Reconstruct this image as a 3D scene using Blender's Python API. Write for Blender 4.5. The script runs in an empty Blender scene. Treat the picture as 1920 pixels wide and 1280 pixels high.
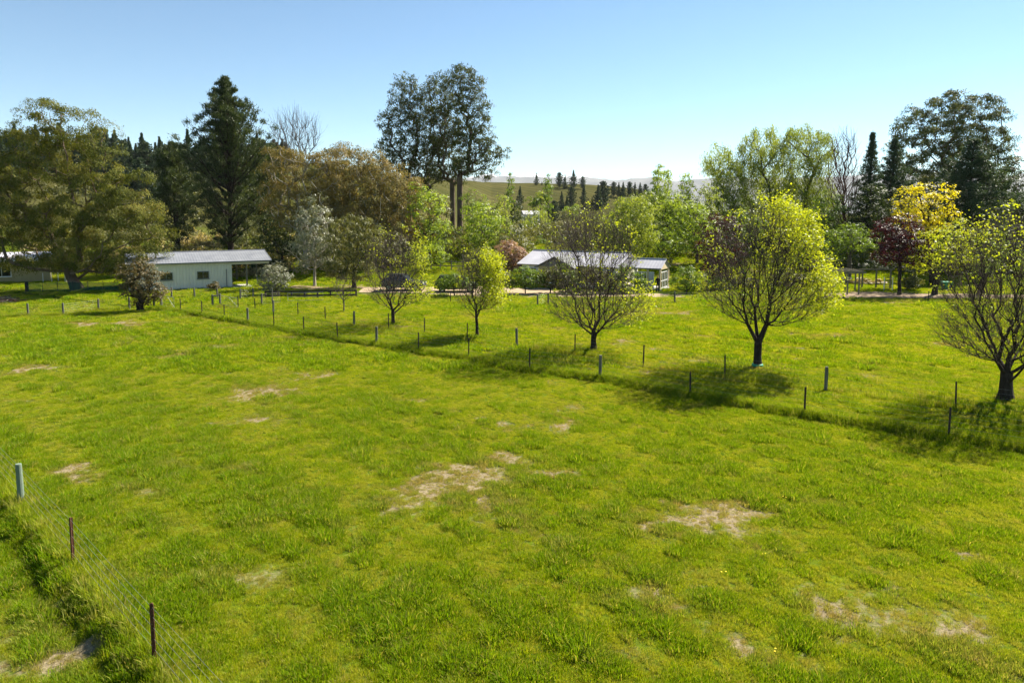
import bpy, math, random
import numpy as np
from mathutils import Vector

# ------------------------------------------------------------------ camera, sky, sun, exposure
sc = bpy.context.scene
COL = sc.collection
FPX, PPX, PPY, PITCH, CAMH = 1280.0, 960.0, 523.0, math.radians(5.5), 8.0
cam_d = bpy.data.cameras.new('camera')
cam_d.sensor_width = 36.0
cam_d.lens = 36.0 * FPX / 1920.0
cam_d.shift_y = -(640.0 - PPY) / 1920.0
cam_d.clip_start = 0.1
cam_d.clip_end = 20000
cam = bpy.data.objects.new('camera', cam_d)
COL.objects.link(cam)
cam.location = (0, 0, CAMH)
cam.rotation_euler = (math.pi / 2 - PITCH, 0, 0)
sc.camera = cam

SUN_AZ, SUN_EL = math.radians(50), math.radians(43)      # azimuth clockwise from +Y
world = bpy.data.worlds.new('World')
sc.world = world
world.use_nodes = True
wn = world.node_tree
wn.nodes.clear()
wo = wn.nodes.new('ShaderNodeOutputWorld')
wb = wn.nodes.new('ShaderNodeBackground')
ws = wn.nodes.new('ShaderNodeTexSky')
ws.sky_type = 'NISHITA'
ws.sun_disc = False
ws.sun_elevation = SUN_EL
ws.sun_rotation = SUN_AZ
ws.altitude = 1500
ws.air_density = 1.0
ws.dust_density = 0.05
ws.ozone_density = 1.0
wb.inputs['Strength'].default_value = 0.05
wt = wn.nodes.new('ShaderNodeMix')          # one even tint: the photograph's cool white balance
wt.data_type = 'RGBA'
wt.blend_type = 'MULTIPLY'
wt.inputs[0].default_value = 1.0
wt.inputs[7].default_value = (0.82, 0.985, 1.0, 1)
wn.links.new(ws.outputs[0], wt.inputs[6])
wn.links.new(wt.outputs[2], wb.inputs[0])
wn.links.new(wb.outputs[0], wo.inputs[0])
sun_d = bpy.data.lights.new('sun', 'SUN')
sun_d.energy = 5.0
sun_d.angle = math.radians(0.5)
sun_d.color = (1.0, 0.93, 0.80)
sun = bpy.data.objects.new('sun', sun_d)
COL.objects.link(sun)
SUNV = Vector((math.sin(SUN_AZ) * math.cos(SUN_EL), math.cos(SUN_AZ) * math.cos(SUN_EL), math.sin(SUN_EL)))
sun.rotation_euler = SUNV.to_track_quat('Z', 'Y').to_euler()
sun.location = (40, 20, 60)
sc.view_settings.view_transform = 'Standard'
sc.view_settings.look = 'None'
sc.view_settings.exposure = 1.72
sc.view_settings.gamma = 1.0
sc.view_settings.use_curve_mapping = False
cy = sc.cycles
cy.max_bounces = 6
cy.diffuse_bounces = 3
cy.glossy_bounces = 2
cy.transmission_bounces = 4
cy.transparent_max_bounces = 6
cy.volume_bounces = 0
cy.use_denoising = True
cy.sample_clamp_indirect = 4.0

# ------------------------------------------------------------------ pixels of the photograph <-> metres
def ray(px, py):
    u = (px - PPX) / FPX
    v = -(py - PPY) / FPX
    s, c = math.sin(PITCH), math.cos(PITCH)
    return np.array([u, v * s + c, v * c - s])
def at(px, py, Y):
    d = ray(px, py)
    return np.array([0, 0, CAMH]) + d * (Y / d[1])
def gnd(px, py, z=0.0):
    d = ray(px, py)
    return np.array([0, 0, CAMH]) + d * ((z - CAMH) / d[2])

# ------------------------------------------------------------------ noise
def _hash(i, j, s):
    n = (i.astype(np.int64) * 374761393 + j.astype(np.int64) * 668265263 + s * 1442695041) & 0x7fffffff
    n = ((n ^ (n >> 13)) * 1274126177) & 0x7fffffff
    return ((n ^ (n >> 16)) & 0xffff) / 65535.0
def vnoise(x, y, s=0):
    xi, yi = np.floor(x), np.floor(y)
    fx, fy = x - xi, y - yi
    fx, fy = fx * fx * (3 - 2 * fx), fy * fy * (3 - 2 * fy)
    a, b = _hash(xi, yi, s), _hash(xi + 1, yi, s)
    c, d = _hash(xi, yi + 1, s), _hash(xi + 1, yi + 1, s)
    return (a * (1 - fx) + b * fx) * (1 - fy) + (c * (1 - fx) + d * fx) * fy
def fbm(x, y, s=0, o=3):
    x, y = np.asarray(x, float), np.asarray(y, float)
    v, a, t = 0.0, 0.5, 0.0
    for k in range(o):
        v = v + a * vnoise(x * 2 ** k + 17.3 * k, y * 2 ** k - 9.1 * k, s + k)
        t += a
        a *= 0.5
    return v / t
def sstep(a, b, x):
    t = np.clip((x - a) / (b - a), 0, 1)
    return t * t * (3 - 2 * t)

# ------------------------------------------------------------------ terrain
TH = np.array([-1.6, -0.9, -0.4, -0.2, -0.03, 0.094, 0.19, 0.25, 0.35, 1.6])
ZC = np.array([36, 34, 27, 24, 27, 26, 22, 15, 6, 6.])
DC = np.array([250, 250, 255, 280, 420, 420, 420, 420, 420, 420.])
FC = np.array([112, 112, 112, 125, 250, 270, 280, 280, 280, 280.])
def zter(x, y):
    x, y = np.asarray(x, float), np.asarray(y, float)
    yy = np.maximum(y, 1.0)
    th = np.clip(x / yy, -1.6, 1.6)
    zc, dc, fc = np.interp(th, TH, ZC), np.interp(th, TH, DC), np.interp(th, TH, FC)
    # shelf behind the house and sheds
    s0 = np.interp(x, [-60, -30, -18, 40], [84, 82, 73, 78])
    shelf = 3.4 * sstep(s0, s0 + 26, y)
    t = np.clip((y - fc) / (dc - fc), 0, 1)
    hill = np.maximum(zc - 3.4, 0) * (t * t * (3 - 2 * t) * 0.6 + 0.4 * t)
    back = np.maximum(1 - np.clip((y - dc) / 1200.0, 0, 1), 0)
    z = shelf + hill * back
    far = sstep(100, 200, y)
    z = z + (fbm(x / 30, y / 30, 5) - 0.5) * 3.0 * far
    near = 1 - far
    z = z + near * ((fbm(x / 9, y / 9, 2) - 0.5) * 0.22 + (fbm(x / 1.1, y / 1.1, 7, 2) - 0.5) * 0.07)
    # small grassed banks under the fence lines
    z = z - 0.30 * sstep(.05, .75, -side_of(x, y, L_NEAR)) * (1 - sstep(32, 44, y)) * (x < 20)
    z = z + 0.16 * sstep(-.25, .20, side_of(x, y, L_FRONT)) * (y > 8) * near
    return z
def zt(x, y):
    return float(zter(np.array([x]), np.array([y]))[0])
def hit(px, py, y0=60, y1=900):
    d = ray(px, py)
    Y = np.arange(y0, y1, 0.5)
    P = np.array([0, 0, CAMH]) + d[None] * (Y / d[1])[:, None]
    below = P[:, 2] < zter(P[:, 0], P[:, 1])
    i = int(np.argmax(below)) if below.any() else len(Y) - 1
    return P[i]

# ------------------------------------------------------------------ object helpers
def raw_mesh(name, V, F, mat=None, attrs=None, smooth=False):
    """V (n,3); F (m,k) with one k for all faces"""
    V = np.asarray(V, np.float32)
    F = np.asarray(F, np.int32)
    me = bpy.data.meshes.new(name)
    me.vertices.add(len(V))
    me.vertices.foreach_set('co', V.ravel())
    m, k = F.shape
    me.loops.add(m * k)
    me.loops.foreach_set('vertex_index', F.ravel())
    me.polygons.add(m)
    me.polygons.foreach_set('loop_start', np.arange(0, m * k, k, dtype=np.int32))
    if smooth:
        me.polygons.foreach_set('use_smooth', np.ones(m, bool))
    for n, a in (attrs or {}).items():
        at_ = me.attributes.new(n, 'FLOAT', 'POINT')
        at_.data.foreach_set('value', np.asarray(a, np.float32))
    me.update(calc_edges=True)
    if mat:
        me.materials.append(mat)
    return me
def link(name, data, parent=None, loc=None):
    o = bpy.data.objects.new(name, data)
    COL.objects.link(o)
    if parent is not None:
        o.parent = parent
    if loc is not None:
        o.location = loc
    return o
def thing(name, label, cat, loc=(0, 0, 0), group=None, rz=0.0):
    o = link(name, None, None, tuple(float(v) for v in loc))
    o.rotation_euler = (0, 0, rz)
    o.empty_display_size = 0.3
    tag(o, label, cat, group)
    return o
def tag(o, label, cat, group=None):
    o['label'] = label
    o['category'] = cat
    if group:
        o['group'] = group
    return o
def kind(o, k):
    o['kind'] = k
    return o
def clone(root, loc, rz=0.0, s=1.0, label=None):
    r = root.copy()
    COL.objects.link(r)
    r.location = tuple(float(v) for v in loc)
    r.rotation_euler = (0, 0, rz)
    r.scale = (s, s, s)
    if label:
        r['label'] = label
    for ch in list(root.children):
        c = ch.copy()
        COL.objects.link(c)
        c.parent = r
        for g in list(ch.children):
            d = g.copy()
            COL.objects.link(d)
            d.parent = c
    return r

class MB:
    """collects boxes, prisms and tubes into one mesh"""
    def __init__(self):
        self.v, self.f = [], []
    def add(self, vs, fs):
        b = len(self.v)
        self.v += [tuple(map(float, p)) for p in vs]
        self.f += [tuple(b + i for i in f) for f in fs]
        return self
    def box(self, x0, x1, y0, y1, z0, z1):
        return self.add([(x0, y0, z0), (x1, y0, z0), (x1, y1, z0), (x0, y1, z0), (x0, y0, z1), (x1, y0, z1), (x1, y1, z1), (x0, y1, z1)],
                        [(0, 3, 2, 1), (4, 5, 6, 7), (0, 1, 5, 4), (1, 2, 6, 5), (2, 3, 7, 6), (3, 0, 4, 7)])
    def beam(self, a, b, w, h):
        a, b = Vector(a), Vector(b)
        d = (b - a).normalized()
        up = Vector((0, 0, 1)) if abs(d.z) < 0.95 else Vector((0, 1, 0))
        s = d.cross(up).normalized() * w / 2
        u = s.cross(d).normalized() * h / 2
        vs = [p + q for p in (a, b) for q in (-s - u, s - u, s + u, -s + u)]
        return self.add(vs, [(0, 1, 2, 3), (7, 6, 5, 4), (0, 4, 5, 1), (1, 5, 6, 2), (2, 6, 7, 3), (3, 7, 4, 0)])
    def tube(self, pts, rad, k=6, cap=True):
        pts = [Vector(p) for p in pts]
        if not hasattr(rad, '__len__'):
            rad = [rad] * len(pts)
        rings = []
        for i, p in enumerate(pts):
            d = (pts[min(i + 1, len(pts) - 1)] - pts[max(i - 1, 0)]).normalized()
            up = Vector((0, 0, 1)) if abs(d.z) < 0.9 else Vector((0, 1, 0))
            s = d.cross(up).normalized()
            u = s.cross(d)
            rings.append([p + (s * math.cos(a) + u * math.sin(a)) * rad[i] for a in [2 * math.pi * j / k for j in range(k)]])
        vs = [q for r in rings for q in r]
        fs = [(i * k + j, i * k + (j + 1) % k, (i + 1) * k + (j + 1) % k, (i + 1) * k + j) for i in range(len(pts) - 1) for j in range(k)]
        if cap:
            fs += [tuple(range(k))[::-1], tuple((len(pts) - 1) * k + j for j in range(k))]
        return self.add(vs, fs)
    def mesh(self, name, mat, smooth=False):
        me = bpy.data.meshes.new(name)
        me.from_pydata(self.v, [], self.f)
        if smooth:
            me.polygons.foreach_set('use_smooth', [True] * len(me.polygons))
        me.materials.append(mat)
        me.update()
        return me
    def build(self, name, mat, parent=None, smooth=False, loc=None):
        return link(name, self.mesh(name, mat, smooth), parent, loc)

# ------------------------------------------------------------------ materials
def newmat(name):
    m = bpy.data.materials.new(name)
    m.use_nodes = True
    nt = m.node_tree
    nt.nodes.clear()
    out = nt.nodes.new('ShaderNodeOutputMaterial')
    return m, nt, out
def ramp(nt, fac, stops):
    r = nt.nodes.new('ShaderNodeValToRGB')
    e = r.color_ramp.elements
    while len(e) < len(stops):
        e.new(0.5)
    for k, (p, c) in enumerate(stops):
        e[k].position = p
        e[k].color = (*c, 1)
    nt.links.new(fac, r.inputs[0])
    return r.outputs[0]
def noise(nt, scale, detail=4, rough=0.6, vec=None):
    n = nt.nodes.new('ShaderNodeTexNoise')
    n.inputs['Scale'].default_value = scale
    n.inputs['Detail'].default_value = detail
    n.inputs['Roughness'].default_value = rough
    if vec is not None:
        nt.links.new(vec, n.inputs['Vector'])
    return n.outputs[0]
def coords(nt, kind_='Object'):
    t = nt.nodes.new('ShaderNodeTexCoord')
    return t.outputs[kind_]
def attr(nt, name, typ='GEOMETRY'):
    a = nt.nodes.new('ShaderNodeAttribute')
    a.attribute_name = name
    a.attribute_type = typ
    return a.outputs['Fac']
def mixc(nt, fac, a, b, mode='MIX'):
    m = nt.nodes.new('ShaderNodeMix')
    m.data_type = 'RGBA'
    m.blend_type = mode
    for s, v in ((m.inputs[0], fac), (m.inputs[6], a), (m.inputs[7], b)):
        if isinstance(v, (int, float)):
            s.default_value = v
        elif isinstance(v, tuple):
            s.default_value = (*v, 1)
        else:
            nt.links.new(v, s)
    return m.outputs[2]
def math_(nt, op, a, b=0.0, c=0.0):
    m = nt.nodes.new('ShaderNodeMath')
    m.operation = op
    for s, v in zip(m.inputs, (a, b, c)):
        if isinstance(v, (int, float)):
            s.default_value = v
        else:
            nt.links.new(v, s)
    return m.outputs[0]
def principled(nt, out, col, rough=0.8, spec=0.3, metal=0.0, bump=None, bstr=0.3, bdist=0.02):
    p = nt.nodes.new('ShaderNodeBsdfPrincipled')
    if isinstance(col, tuple):
        p.inputs['Base Color'].default_value = (*col, 1)
    else:
        nt.links.new(col, p.inputs['Base Color'])
    p.inputs['Roughness'].default_value = rough
    p.inputs['Specular IOR Level'].default_value = spec
    p.inputs['Metallic'].default_value = metal
    if bump is not None:
        b = nt.nodes.new('ShaderNodeBump')
        b.inputs['Strength'].default_value = bstr
        b.inputs['Distance'].default_value = bdist
        nt.links.new(bump, b.inputs['Height'])
        nt.links.new(b.outputs[0], p.inputs['Normal'])
    nt.links.new(p.outputs[0], out.inputs['Surface'])
    return p
def pmat(name, c1, c2=None, scale=4.0, rough=0.8, spec=0.3, metal=0.0, bstr=0.25, stretch=None):
    m, nt, out = newmat(name)
    vec = coords(nt)
    if stretch:
        mp = nt.nodes.new('ShaderNodeMapping')
        mp.inputs['Scale'].default_value = stretch
        nt.links.new(vec, mp.inputs[0])
        vec = mp.outputs[0]
    n = noise(nt, scale, 5, 0.65, vec)
    col = ramp(nt, n, [(0.32, c1), (0.68, c2 or c1)])
    principled(nt, out, col, rough, spec, metal, n, bstr)
    return m
def lmat(name, cols, trans=0.4, rough=0.5, spec=0.25, tboost=(1.25, 1.2, 0.6), at_type='GEOMETRY', at_name='rnd'):
    """leaf: colour by the 'rnd' value of each leaf, light passes through"""
    m, nt, out = newmat(name)
    k = len(cols)
    col = ramp(nt, attr(nt, at_name, at_type), [(i / max(k - 1, 1), c) for i, c in enumerate(cols)])
    p = principled(nt, out, col, rough, spec)
    t = nt.nodes.new('ShaderNodeBsdfTranslucent')
    nt.links.new(mixc(nt, 1.0, col, tboost, 'MULTIPLY'), t.inputs[0])
    mx = nt.nodes.new('ShaderNodeMixShader')
    mx.inputs[0].default_value = trans
    nt.links.new(p.outputs[0], mx.inputs[1])
    nt.links.new(t.outputs[0], mx.inputs[2])
    nt.links.new(mx.outputs[0], out.inputs['Surface'])
    return m

M = {}
M['bark'] = pmat('bark_grey', (0.055, 0.045, 0.036), (0.13, 0.11, 0.09), 6, 0.9, 0.1, stretch=(1, 1, 0.25))
M['bark_dark'] = pmat('bark_dark', (0.02, 0.015, 0.012), (0.06, 0.045, 0.035), 6, 0.9, 0.1, stretch=(1, 1, 0.25))
M['bark_pale'] = pmat('bark_pale', (0.22, 0.19, 0.15), (0.42, 0.38, 0.31), 1.5, 0.8, 0.2, stretch=(1, 1, 0.3))
M['bark_gum'] = pmat('bark_gum', (0.07, 0.045, 0.03), (0.19, 0.14, 0.10), 1.2, 0.85, 0.1, stretch=(1, 1, 0.3))
M['bark_red'] = pmat('bark_red', (0.07, 0.035, 0.03), (0.14, 0.08, 0.06), 3, 0.85, 0.1)
M['twig'] = pmat('twig_bark', (0.07, 0.05, 0.042), (0.15, 0.11, 0.09), 3, 0.85, 0.15)
M['gum'] = lmat('gum_leaves', [(0.035, 0.048, 0.010), (0.08, 0.095, 0.016), (0.145, 0.148, 0.024), (0.25, 0.19, 0.04)], 0.3, 0.6, 0.06)
M['gum_dark'] = lmat('tall_gum_leaves', [(0.032, 0.046, 0.016), (0.06, 0.08, 0.024), (0.095, 0.11, 0.032), (0.19, 0.165, 0.045)], 0.3, 0.6, 0.08)
M['gum_brown'] = lmat('brown_gum_leaves', [(0.08, 0.075, 0.024), (0.155, 0.135, 0.04), (0.225, 0.17, 0.058), (0.34, 0.225, 0.08)], 0.3, 0.6, 0.06)
M['silver'] = lmat('silver_leaves', [(0.11, 0.125, 0.075), (0.17, 0.18, 0.115), (0.24, 0.24, 0.16)], 0.25, 0.5, 0.3)
M['pine'] = lmat('pine_needles', [(0.022, 0.036, 0.014), (0.045, 0.065, 0.02), (0.09, 0.11, 0.03)], 0.25, 0.55, 0.2)
M['conifer'] = lmat('conifer_needles', [(0.025, 0.046, 0.026), (0.042, 0.07, 0.034), (0.07, 0.095, 0.038)], 0.25, 0.6, 0.2)
M['spring'] = lmat('spring_leaves', [(0.14, 0.20, 0.02), (0.22, 0.30, 0.03), (0.32, 0.38, 0.04)], 0.5)
M['lime'] = lmat('lime_leaves', [(0.21, 0.26, 0.012), (0.33, 0.37, 0.018), (0.45, 0.46, 0.03)], 0.5)
M['willow'] = lmat('willow_leaves', [(0.13, 0.17, 0.025), (0.21, 0.26, 0.035), (0.31, 0.35, 0.05)], 0.5)
M['green'] = lmat('green_leaves', [(0.07, 0.115, 0.014), (0.125, 0.19, 0.02), (0.21, 0.28, 0.03)], 0.45)
M['olive'] = lmat('olive_leaves', [(0.07, 0.075, 0.022), (0.12, 0.125, 0.035), (0.18, 0.17, 0.055)], 0.35)
M['darkgreen'] = lmat('dark_leaves', [(0.022, 0.036, 0.010), (0.042, 0.064, 0.014), (0.075, 0.098, 0.02)], 0.3, 0.55, 0.2)
M['yellow'] = lmat('yellow_leaves', [(0.42, 0.36, 0.01), (0.58, 0.5, 0.012), (0.68, 0.6, 0.02)], 0.45)
M['red'] = lmat('plum_leaves', [(0.02, 0.006, 0.007), (0.045, 0.011, 0.013), (0.10, 0.022, 0.022)], 0.3, tboost=(1.5, 0.6, 0.6))
M['ivy'] = lmat('ivy_leaves', [(0.03, 0.036, 0.012), (0.07, 0.065, 0.02), (0.12, 0.09, 0.03), (0.18, 0.10, 0.04)], 0.3)
M['pink'] = lmat('blossom', [(0.24, 0.13, 0.10), (0.36, 0.22, 0.17), (0.30, 0.24, 0.12)], 0.35)
M['straw'] = lmat('dry_stems', [(0.22, 0.17, 0.07), (0.34, 0.27, 0.12), (0.42, 0.35, 0.18)], 0.35)
M['wood_post'] = pmat('weathered_post', (0.08, 0.078, 0.062), (0.17, 0.165, 0.135), 5, 0.9, 0.1, stretch=(2, 2, 0.3))
M['green_post'] = pmat('treated_post', (0.10, 0.14, 0.10), (0.19, 0.23, 0.17), 5, 0.85, 0.15, stretch=(2, 2, 0.3))
M['rust'] = pmat('rusty_steel', (0.045, 0.018, 0.011), (0.13, 0.055, 0.03), 14, 0.85, 0.2)
M['dark_steel'] = pmat('dark_steel', (0.025, 0.02, 0.018), (0.06, 0.045, 0.04), 14, 0.8, 0.2)
M['wire'] = pmat('galvanised_wire', (0.28, 0.28, 0.27), (0.4, 0.4, 0.38), 10, 0.5, 0.4, 0.6)
M['zinc'] = pmat('zinc_roof', (0.19, 0.20, 0.225), (0.29, 0.30, 0.325), 0.7, 0.45, 0.5, 0.35, 0.05)
M['roof_grey'] = pmat('pale_roof', (0.34, 0.33, 0.36), (0.44, 0.43, 0.455), 0.6, 0.5, 0.4, 0.1, 0.05)
M['cream'] = pmat('cream_cladding', (0.60, 0.55, 0.46), (0.67, 0.62, 0.53), 0.8, 0.6, 0.3)
M['beige'] = pmat('beige_wall', (0.33, 0.27, 0.135), (0.40, 0.33, 0.17), 0.9, 0.8, 0.2)
M['sand'] = pmat('sand_wall', (0.50, 0.41, 0.24), (0.60, 0.49, 0.30), 1.2, 0.8, 0.2)
M['white'] = pmat('white_paint', (0.72, 0.72, 0.70), (0.80, 0.80, 0.78), 3, 0.5, 0.3)
M['trim'] = pmat('grey_trim', (0.10, 0.11, 0.11), (0.15, 0.16, 0.16), 3, 0.5, 0.3)
M['glass'] = pmat('window_glass', (0.012, 0.014, 0.016), (0.02, 0.023, 0.026), 2, 0.06, 0.6, 0, 0.0)
M['gravel'] = pmat('drive_gravel', (0.24, 0.18, 0.115), (0.36, 0.28, 0.18), 3, 0.95, 0.1, 0, 0.6)
M['soil'] = pmat('garden_soil', (0.15, 0.105, 0.065), (0.27, 0.20, 0.13), 3, 0.95, 0.1, 0, 0.7)
M['concrete'] = pmat('concrete', (0.32, 0.31, 0.28), (0.42, 0.41, 0.38), 3, 0.9, 0.2)
M['black_timber'] = pmat('dark_timber', (0.016, 0.014, 0.012), (0.04, 0.035, 0.03), 5, 0.8, 0.2)
M['grey_timber'] = pmat('grey_timber', (0.11, 0.10, 0.07), (0.20, 0.18, 0.13), 6, 0.9, 0.1, stretch=(1, 1, 0.4))
M['net'] = pmat('shade_net', (0.006, 0.05, 0.035), (0.012, 0.085, 0.06), 6, 0.8, 0.2)
M['green_band'] = pmat('green_band', (0.0, 0.20, 0.10), (0.0, 0.28, 0.15), 6, 0.5, 0.3)
M['car_dark'] = pmat('car_paint_dark', (0.02, 0.024, 0.024), (0.026, 0.03, 0.03), 2, 0.25, 0.6, 0.2, 0.0)
M['car_silver'] = pmat('car_paint_slate', (0.05, 0.055, 0.062), (0.06, 0.066, 0.075), 2, 0.25, 0.6, 0.4, 0.0)
M['tyre'] = pmat('tyre_rubber', (0.012, 0.012, 0.012), (0.02, 0.02, 0.02), 8, 0.8, 0.2)
M['rim'] = pmat('wheel_rim', (0.4, 0.4, 0.42), (0.5, 0.5, 0.52), 8, 0.3, 0.5, 0.7)
M['lamp'] = pmat('lamp_glass', (0.55, 0.55, 0.55), (0.7, 0.7, 0.7), 8, 0.1, 0.6)
M['tail'] = pmat('tail_lamp', (0.3, 0.01, 0.01), (0.35, 0.015, 0.015), 8, 0.2, 0.6)

# ------------------------------------------------------------------ fences' ground lines (posts read off the photograph)
F_NEAR = [(40, 942, 'g'), (137, 1055, 's'), (290, 1236, 's')]
F_FRONT = [(339, 588, 's'), (379, 593, 's'), (421, 600, 's'), (465, 607, 'w'), (514, 616, 's'), (570, 626, 's'), (633, 638, 's'),
           (706, 647, 'w'), (785, 663, 's'), (879, 675, 's'), (993, 699, 's'), (1125, 713, 'w'), (1294, 745, 's'), (1508, 782, 's'), (1778, 824, 's')]
F_BACK = [(447, 583, 's'), (479, 588, 's'), (513, 593, 'w'), (559, 598, 's'), (610, 607, 's'), (664, 615, 'w'), (729, 622, 's'), (796, 630, 's'),
          (876, 644, 's'), (969, 656, 'w'), (1078, 669, 's'), (1206, 693, 's'), (1359, 712, 's'), (1548, 739, 'w'), (1791, 771, 's')]
F_LEFT = [(-60, 596, 'w'), (53, 592, 'w'), (119, 591, 'w'), (185, 582, 'w'), (243, 580, 'w')]
F_LAWN = [(780, 573, 's'), (845, 572, 's'), (905, 574, 's'), (1008, 576, 'w'), (1028, 573, 'w'), (1150, 571, 's'), (1265, 571, 'w'), (1420, 569, 's'), (1581, 567, 'w'), (1740, 570, 's'), (1900, 575, 's')]
def line_of(F, z=0.0):
    return [gnd(a, b, z) for a, b, _ in F]
def dist_poly(x, y, pts):
    d = np.full(x.shape, 1e9)
    for a, b in zip(pts[:-1], pts[1:]):
        ax, ay, bx, by = a[0], a[1], b[0], b[1]
        t = np.clip(((x - ax) * (bx - ax) + (y - ay) * (by - ay)) / ((bx - ax) ** 2 + (by - ay) ** 2), 0, 1)
        d = np.minimum(d, np.hypot(x - ax - t * (bx - ax), y - ay - t * (by - ay)))
    return d
def side_of(x, y, pts):
    """distance to the line, positive on its left"""
    d = np.full(np.shape(x), 1e9)
    s = np.zeros(np.shape(x))
    for a, b in zip(pts[:-1], pts[1:]):
        ax, ay, bx, by = a[0], a[1], b[0], b[1]
        t = np.clip(((x - ax) * (bx - ax) + (y - ay) * (by - ay)) / ((bx - ax) ** 2 + (by - ay) ** 2), 0, 1)
        q = np.hypot(x - ax - t * (bx - ax), y - ay - t * (by - ay))
        c = np.sign((bx - ax) * (y - ay) - (by - ay) * (x - ax))
        m = q < d
        d = np.where(m, q, d)
        s = np.where(m, c, s)
    return d * s
def extend(pts, a, b):
    p0 = pts[0] + (pts[0] - pts[1]) / np.linalg.norm(pts[0] - pts[1]) * a
    p1 = pts[-1] + (pts[-1] - pts[-2]) / np.linalg.norm(pts[-1] - pts[-2]) * b
    return [p0] + list(pts) + [p1]
L_NEAR = extend(line_of(F_NEAR), 8, 6)
L_FRONT = extend(line_of(F_FRONT), 3, 14)
L_BACK = extend(line_of(F_BACK), 0.5, 14)
L_LEFT = line_of(F_LEFT)
L_LAWN = line_of(F_LAWN)

# worn, straw coloured places in the pasture: pixel centre, pixel radii, strength
PATCH = [(490, 735, 70, 18, 1), (320, 668, 28, 5, .8), (590, 707, 40, 6, .6), (1035, 792, 38, 14, 1), (1085, 766, 42, 9, .9), (900, 790, 16, 7, .8),
         (972, 788, 14, 8, .8), (735, 850, 34, 9, .8), (870, 905, 135, 50, .72), (950, 876, 105, 20, 1.0), (1055, 890, 60, 12, .8), (1335, 968, 115, 34, 1.15),
         (1385, 998, 46, 20, 1.1), (1650, 1104, 60, 18, 1), (1560, 1150, 70, 34, .75), (1390, 1190, 46, 22, .8), (1690, 985, 34, 9, .8), (1820, 1030, 60, 14, .7),
         (150, 888, 34, 26, .9), (940, 1000, 40, 16, .65), (1540, 633, 60, 4, .8), (1250, 593, 66, 9, .8), (1060, 620, 32, 4, .7), (880, 590, 60, 4, .5), (70, 690, 55, 7, .6),
         (215, 606, 70, 5, .8), (1780, 652, 70, 5, .6), (390, 655, 30, 4, .4), (1185, 706, 50, 6, .8), (1030, 688, 30, 3, .6), (580, 604, 30, 3, .6), (450, 595, 30, 3, .6),
         (1270, 1090, 110, 30, .45), (1480, 880, 50, 10, .4), (95, 1220, 26, 14, .9), (40, 1255, 40, 20, .6), (760, 1010, 60, 14, .35), (1890, 1160, 50, 30, .5), (420, 805, 30, 5, .6),
         (1200, 640, 50, 4, .5), (1660, 570, 120, 5, .5), (1500, 1100, 60, 20, .5)]
PW = []
for (px, py, rx, ry, s) in PATCH:
    c = gnd(px, py)
    rxm = abs(gnd(px + rx, py)[0] - c[0])
    rym = abs(gnd(px, py - ry)[1] - gnd(px, py + ry)[1]) / 2
    PW.append((c[0], c[1], rxm, rym, s))
def dryness(x, y):
    n = fbm(x / 1.3, y / 1.3, 21, 4)
    n2 = fbm(x / 6, y / 6, 33, 3)
    wx = x + (fbm(x / 1.6, y / 1.6, 41, 3) - .5) * 2.6
    wy = y + (fbm(x / 1.6, y / 1.6, 47, 3) - .5) * 2.6
    d = np.zeros_like(x)
    for cx, cy_, rx, ry, s in PW:
        q = ((wx - cx) / (rx * 1.15)) ** 2 + ((wy - cy_) / (ry * 1.15)) ** 2
        d = np.maximum(d, s * np.exp(-0.9 * q))
    nf = fbm(x / .38, y / .38, 23, 3)
    d = d * 1.1 + (n2 - 0.5) * 0.5 + (n - 0.5) * 1.15 + (nf - .5) * .9
    sp = fbm(x / 2.1, y / 1.3, 61, 4)
    d = np.maximum(d, 2.3 * (sp - .55) + .9 * (n2 - .5))
    return np.clip(sstep(0.18, 1.05, d), 0, 1) * (y < 90)

# ------------------------------------------------------------------ ground
def axis_lines(a, b, step, lo, hi, grow=1.12):
    core = list(np.arange(a, b + step / 2, step))
    s, v, left = step, a, []
    while v > lo:
        s *= grow
        v -= s
        left.append(v)
    s, v, right = step, core[-1], []
    while v < hi:
        s *= grow
        v += s
        right.append(v)
    return np.array(left[::-1] + core + right)
GX = axis_lines(-48, 48, 0.36, -9000, 9000, 1.13)
GY = axis_lines(5, 80, 0.36, -300, 9500, 1.07)
gx, gy = np.meshgrid(GX, GY)
gz = zter(gx, gy)
V = np.stack([gx.ravel(), gy.ravel(), gz.ravel()], 1)
nx, ny = len(GX), len(GY)
ii = (np.arange(ny - 1)[:, None] * nx + np.arange(nx - 1)[None]).ravel()
Fq = np.stack([ii, ii + 1, ii + nx + 1, ii + nx], 1)
hillmask = sstep(96, 135, gy.ravel() + (fbm(gx.ravel() / 14, gy.ravel() / 14, 3) - .5) * 40)
vine = sstep(285, 330, gy.ravel()) * (np.abs(gx.ravel() / np.maximum(gy.ravel(), 1)) < 0.28)
m, nt, out = newmat('pasture_ground')
vec = coords(nt)
n1 = noise(nt, 0.22, 4, .6, vec)
n2 = noise(nt, 2.2, 5, .7, vec)
n3 = noise(nt, 18, 3, .7, vec)
turf = mixc(nt, ramp(nt, n1, [(.35, (0, 0, 0)), (.65, (1, 1, 1))]), (0.055, 0.085, 0.006), (0.10, 0.135, 0.008))
turf = mixc(nt, ramp(nt, n2, [(.45, (0, 0, 0)), (.7, (.6, .6, .6))]), turf, (0.04, 0.05, 0.008))
straw = mixc(nt, ramp(nt, n3, [(.3, (0, 0, 0)), (.7, (1, 1, 1))]), (0.10, 0.08, 0.05), (0.27, 0.22, 0.13))
n4 = noise(nt, 5.5, 5, .75, vec)
dr = math_(nt, 'ADD', attr(nt, 'dry'), math_(nt, 'MULTIPLY', math_(nt, 'SUBTRACT', n4, .5), 1.6))
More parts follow.
